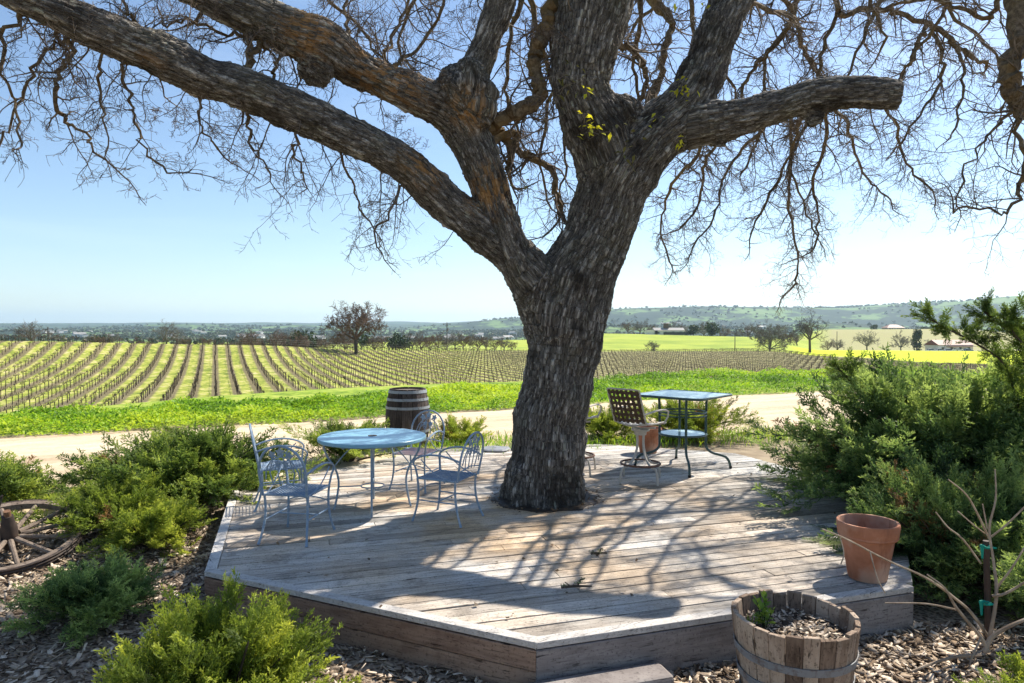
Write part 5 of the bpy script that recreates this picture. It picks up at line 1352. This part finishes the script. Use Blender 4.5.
juniper('juniper_bush', 'dark low juniper between the deck and the round table side of the road', (-2.3, 9.6), (1.3, .5, .42), 70, 12, .16, JG, seed=12, elev=(.05, 1.1), tint0=-.02)
# behind the square table
juniper('juniper_bush', 'yellow-green juniper behind the tall square table', (3.0, 11.7), (1.35, .6, .50), 90, 13, .17, JY, seed=14, elev=(.05, 1.15), tint0=-.12)
juniper('juniper_bush', 'green juniper behind the stools, right of the oak trunk', (1.6, 11.6), (.85, .5, .42), 55, 13, .16, JY, seed=15, elev=(.05, 1.1), tint0=-.05)
juniper('juniper_bush', 'little juniper tuft right of the wine barrel', (-.85, 11.2), (.5, .35, .28), 30, 12, .14, JY, seed=16, elev=(.05, 1.1))
# the big ones on the right
ondeck = lambda x, y: inside_all(DECK, x, y)
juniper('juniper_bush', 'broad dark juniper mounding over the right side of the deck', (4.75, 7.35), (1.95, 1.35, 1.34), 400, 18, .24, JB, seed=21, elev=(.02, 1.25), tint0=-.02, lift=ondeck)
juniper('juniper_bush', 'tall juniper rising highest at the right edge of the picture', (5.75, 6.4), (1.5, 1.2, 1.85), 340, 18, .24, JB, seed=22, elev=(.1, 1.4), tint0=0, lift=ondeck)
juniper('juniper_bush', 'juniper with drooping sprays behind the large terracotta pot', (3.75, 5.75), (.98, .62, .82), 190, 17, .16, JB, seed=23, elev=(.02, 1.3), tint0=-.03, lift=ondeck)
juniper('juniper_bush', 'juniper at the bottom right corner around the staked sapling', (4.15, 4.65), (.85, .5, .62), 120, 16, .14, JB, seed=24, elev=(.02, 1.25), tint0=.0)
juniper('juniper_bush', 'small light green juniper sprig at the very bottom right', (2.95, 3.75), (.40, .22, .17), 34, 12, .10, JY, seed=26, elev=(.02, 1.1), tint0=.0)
# high arching plumes
def plumes():
    e = empty('juniper_bush', (5.5, 6.9, .9), 0, 'long arching juniper plumes reaching above the right bushes against the hills', 'shrub')
    q = np.random.default_rng(31); O, D, S, TT = [], [], [], []; st = MB()
    for rows in ([(1020, 410, 6.6), (1005, 365, 6.5), (975, 343, 6.4), (948, 329, 6.3), (927, 317, 6.25)], [(1030, 400, 6.4), (1020, 345, 6.4), (1000, 325, 6.3), (985, 312, 6.2)], [(1030, 420, 6.3), (1035, 360, 6.3), (1015, 335, 6.2), (1010, 318, 6.1)], [(880, 420, 7), (850, 380, 7), (838, 368, 6.9)], [(1040, 400, 6.2), (1045, 350, 6.2), (1030, 310, 6.1)]):
        P = [np.array(at(*r_)) - np.array(e.location) for r_ in smooth_path(rows, 4)]
        st.tube([Vector(p) for p in P], [.009] * len(P), 5)
        for i in range(len(P) - 1):
            tan = P[i + 1] - P[i]; tan /= np.linalg.norm(tan)
            for k in range(2):
                sd = tan + q.normal(0, .75, 3) + [0, 0, .25]; sd /= np.linalg.norm(sd); sl = q.uniform(.05, .26) * (1.1 - .6 * i / len(P)); bp = P[i] + (P[i + 1] - P[i]) * q.random(); tn = q.normal(.1, .1)
                for j in range(6):
                    f = j / 5; dd = sd + tan * .3 + q.normal(0, .35, 3); dd /= np.linalg.norm(dd); O.append(bp + sd * sl * f); D.append(dd); S.append(q.uniform(.08, .16)); TT.append(tn + .15 * f)
    O, D, S, TT = map(np.array, (O, D, S, TT)); n = len(O); side = np.cross(D, [0, 0, 1.] + q.normal(0, .35, (n, 3))); side /= np.linalg.norm(side, axis=1)[:, None]; up = np.cross(side, D)
    tv, tf, tt = TPL[0]; W = O[:, None] + (tv[None, :, 0:1] * D[:, None] + tv[None, :, 1:2] * side[:, None] + tv[None, :, 2:3] * up[:, None]) * S[:, None, None]
    np_mesh('foliage', W.reshape(-1, 3), (tf[None] + (np.arange(n) * len(tv))[:, None, None]).reshape(-1, 4), JG, e, attrs={'tint': (tt[None] * .62 + TT[:, None]).ravel()}); st.build('stems', M_VINE, e)
plumes()

# ---- staked sapling
def sapling():
    z0 = gz(3.28, 4.6); e = empty('staked_sapling', (3.24, 4.6, z0), 0, 'bare pale sapling with long arching twigs tied to a short stake', 'sapling')
    off = Vector(e.location); M = mat_twig('pale_twig', (.24, .18, .13), (.46, .38, .29)); st = simple('rusty_stake', (.07, .045, .035), (.04, .025, .02))
    top = at(989, 542, 4.6) - off; MB().tube([Vector((0, 0, -.1)), top * .5 + Vector((0, 0, 0)), top], .020, 8).build('stake', st, e, smooth=True)
    tie = simple('green_tie', (.0, .30, .22), (.0, .2, .15), rough=.4)
    for py in (548, 605):
        c = at(989, py, 4.57) - off; b = MB(); b.ring(c, .030, .008, 16); b.tube([c + Vector((-.02, -.02, 0)), c + Vector((-.05, -.03, .02)), c + Vector((-.045, -.03, -.07))], [.012, .014, .006], 5); b.tube([c + Vector((.02, -.02, 0)), c + Vector((.05, -.03, .0))], [.010, .005], 5); b.build('tie', tie, e)
    rows = [[(993, 640, 4.5, 2.6), (975, 615, 4.45, 2.4), (958, 600, 4.4, 2.2), (938, 585, 4.3, 2.2), (920, 575, 4.25, 2), (886, 560, 4.2, 1.8), (850, 541, 4.1, 1.6), (824, 530, 4.05, 1.3)],
            [(993, 655, 4.4, 3.2), (985, 640, 4.4, 3), (960, 610, 4.35, 2.3), (948, 590, 4.3, 1.6), (930, 576, 4.3, 1.2)],
            [(985, 658, 4.35, 3), (960, 660, 4.3, 2.6), (935, 667, 4.2, 2.2), (915, 675, 4.15, 1.8)],
            [(960, 612, 4.4, 1.5), (930, 606, 4.4, 1.3), (888, 605, 4.4, 1)],
            [(989, 655, 4.4, 4), (996, 640, 4.4, 3.6), (1015, 628, 4.35, 3), (1040, 618, 4.3, 2.5)],
            [(992, 650, 4.45, 3), (1000, 600, 4.45, 2.6), (997, 565, 4.5, 2), (992, 530, 4.5, 1.8), (998, 500, 4.5, 1.4), (997, 470, 4.5, 1)],
            [(992, 540, 4.55, 1.8), (980, 515, 4.5, 1.6), (968, 495, 4.45, 1.3), (950, 480, 4.4, 1)],
            [(984, 565, 4.5, 1.5), (965, 540, 4.45, 1.5), (950, 528, 4.4, 1.3), (938, 513, 4.4, .9)],
            [(994, 538, 4.5, 1.6), (1010, 525, 4.45, 1.5), (1030, 505, 4.4, 1.2)], [(996, 598, 4.45, 2.5), (1010, 595, 4.4, 2.2), (1035, 580, 4.3, 1.8)], [(1000, 590, 4.5, 2), (1015, 570, 4.45, 1.6), (1030, 545, 4.4, 1.3)],
            [(988, 535, 4.55, 1.2), (975, 525, 4.5, 1.1), (960, 512, 4.5, .8)], [(842, 538, 4.1, 1), (846, 555, 4.08, .9), (843, 566, 4.06, .7)], [(872, 552, 4.15, .8), (880, 580, 4.1, .8), (888, 595, 4.1, .6)], [(990, 530, 4.5, 1.2), (985, 505, 4.5, .9)], [(985, 640, 4.3, 2), (975, 665, 4.25, 1.6), (972, 685, 4.2, 1.4)]]
    for r_ in rows:
        P, Q = px_path(r_, 4); MB().tube([p - off for p in P], [x * .62 for x in Q], 6).build('branch', M, e, smooth=True)
sapling()

# ---- small debris on the deck
def debris():
    N = 150; x = rng.uniform(-3, 3.6, N); y = rng.uniform(4.3, 10, N); k = np.array([inside(DECK, (a, b)) for a, b in zip(x, y)]); x, y = x[k], y[k]; N = len(x)
    L = rng.uniform(.02, .05, N); V, F, T = leaves(np.stack([x, y, np.full(N, .012)], -1), L, L * .35, rng.uniform(.1, .6, N), None, '', rng.uniform(0, 1, N), .1)
    V[:, 2] = np.maximum(V[:, 2], .009)
    n2_ = 220; aa = rng.uniform(0, 6.28, n2_); r2 = rng.normal(.56, .05, n2_); V2, F2, T2 = leaves(np.stack([.36 + r2 * np.cos(aa), 7.38 + r2 * np.sin(aa), np.full(n2_, .014)], -1), rng.uniform(.02, .05, n2_), rng.uniform(.006, .014, n2_), rng.uniform(0, .7, n2_), None, '', rng.uniform(0, 1, n2_), .1); V = np.concatenate([V, V2]); F = np.concatenate([F, F2 + N * 4]); T = np.concatenate([T, T2])
    tag(np_mesh('leaf_litter', V, F, mat_foliage('dry_leaf', (.05, .035, .02), (.12, .075, .04), (.22, .14, .08), .1, 5), attrs={'tint': T}), 'tiny dry leaves scattered over the deck planks', 'leaf litter', kind='stuff')
    for (px, py, s, lab) in ((578, 590, 1.0, 'forked lichen-covered twig lying near the front of the deck'), (600, 556, .6, 'small mossy twig lying in the middle of the deck')):
        p = on(px, py, .02); e = empty('fallen_twig', p, .6, lab, 'twig'); b = MB()
        b.tube([(-.10 * s, .06 * s, .01), (0, 0, .015), (.09 * s, -.05 * s, .01)], [.010, .009, .006], 6); b.tube([(0, 0, .015), (.06 * s, .04 * s, .035), (.11 * s, .05 * s, .03)], [.007, .006, .003], 5); b.tube([(-.04, .03, .012), (-.05 * s, .08 * s, .03)], [.006, .003], 5); b.build('stick', M_VINE, e, smooth=True)
        n = 60; P = np.array([(-.08, .05, .02), (.02, .02, .03), (.08, .04, .03)])[rng.integers(0, 3, n)] * s + rng.normal(0, .012, (n, 3)) * [1, 1, .5]; P[:, 2] = np.abs(P[:, 2])
        V, F, T = leaves(P, np.full(n, .016), np.full(n, .005), rng.uniform(0, 1.2, n), None, '', rng.uniform(0, 1, n)); np_mesh('lichen_tufts', V, F, mat_foliage('lichen_tuft', (.14, .16, .07), (.24, .26, .11), (.36, .38, .2), .2, 5), e, attrs={'tint': T})
debris()
# ================================================================ AIR, LIGHT, CAMERA
def haze():
    MB().box((0, 8200, 60), (34000, 17600, 520)).build('haze', None)
    o = bpy.data.objects['haze']; o['kind'] = 'stuff'
    m = bpy.data.materials.new('haze_air'); m.use_nodes = True; n = m.node_tree.nodes; n.clear()
    out = n.new('ShaderNodeOutputMaterial'); v = n.new('ShaderNodeVolumePrincipled'); v.inputs['Color'].default_value = (.64, .83, 1, 1); v.inputs['Density'].default_value = HAZE; v.inputs['Anisotropy'].default_value = .35
    m.node_tree.links.new(v.outputs[0], out.inputs['Volume']); o.data.materials.append(m)
HAZE = .85e-4
haze()
SUN = Vector((.665, .56, 1.0)).normalized()
def light():
    w = bpy.data.worlds.new('World'); SC.world = w; w.use_nodes = True; n = w.node_tree.nodes; bg = n['Background']; s = n.new('ShaderNodeTexSky'); s.sky_type = 'NISHITA'; s.sun_disc = False
    s.sun_elevation = math.asin(SUN.z); s.sun_rotation = math.atan2(SUN.x, SUN.y); s.altitude = 300; s.air_density = 1.0; s.dust_density = .5; s.ozone_density = 3.0
    L_ = w.node_tree.links; tc = n.new('ShaderNodeTexCoord'); mp = n.new('ShaderNodeMapping'); mp.inputs['Scale'].default_value = (1.2, 1.2, 9); nz_ = n.new('ShaderNodeTexNoise'); nz_.inputs['Scale'].default_value = 2.2; nz_.inputs['Detail'].default_value = 7; nz_.inputs['Distortion'].default_value = .6
    rp = n.new('ShaderNodeValToRGB'); rp.color_ramp.elements[0].position = .50; rp.color_ramp.elements[0].color = (0, 0, 0, 1); rp.color_ramp.elements[1].position = .78; rp.color_ramp.elements[1].color = (.11, .11, .11, 1)
    mx = n.new('ShaderNodeMix'); mx.data_type = 'RGBA'; mx.inputs[7].default_value = (7.5, 8.2, 9.2, 1)
    L_.new(tc.outputs['Generated'], mp.inputs[0]); L_.new(mp.outputs[0], nz_.inputs['Vector']); L_.new(nz_.outputs['Fac'], rp.inputs[0]); L_.new(rp.outputs[0], mx.inputs[0]); L_.new(s.outputs[0], mx.inputs[6]); L_.new(mx.outputs[2], bg.inputs[0]); bg.inputs[1].default_value = .095
    l = bpy.data.lights.new('sun', 'SUN'); l.energy = 5.0; l.angle = R(.5); l.color = (1, .93, .82); o = bpy.data.objects.new('sun', l); COL.objects.link(o); o.rotation_euler = SUN.to_track_quat('Z', 'Y').to_euler(); o.location = (10, 10, 20)
light()
cam = bpy.data.cameras.new('camera'); co_ = bpy.data.objects.new('camera', cam); COL.objects.link(co_); SC.camera = co_
cam.sensor_width = 36; cam.lens = 36 * FPX / 1024; cam.clip_start = .05; cam.clip_end = 40000
co_.location = (0, 0, CH); co_.rotation_euler = (math.pi / 2 - PITCH, 0, 0)
vs_ = SC.view_settings; SC.display_settings.display_device = 'sRGB'; vs_.view_transform = 'Standard'; vs_.look = 'None'; vs_.gamma = 1; vs_.exposure = EXPO = .92; vs_.use_curve_mapping = False
SC.render.engine = 'CYCLES'; c = SC.cycles; c.use_denoising = True; c.max_bounces = 6; c.diffuse_bounces = 3; c.transparent_max_bounces = 6; c.volume_bounces = 1; c.use_adaptive_sampling = True; c.adaptive_threshold = .02
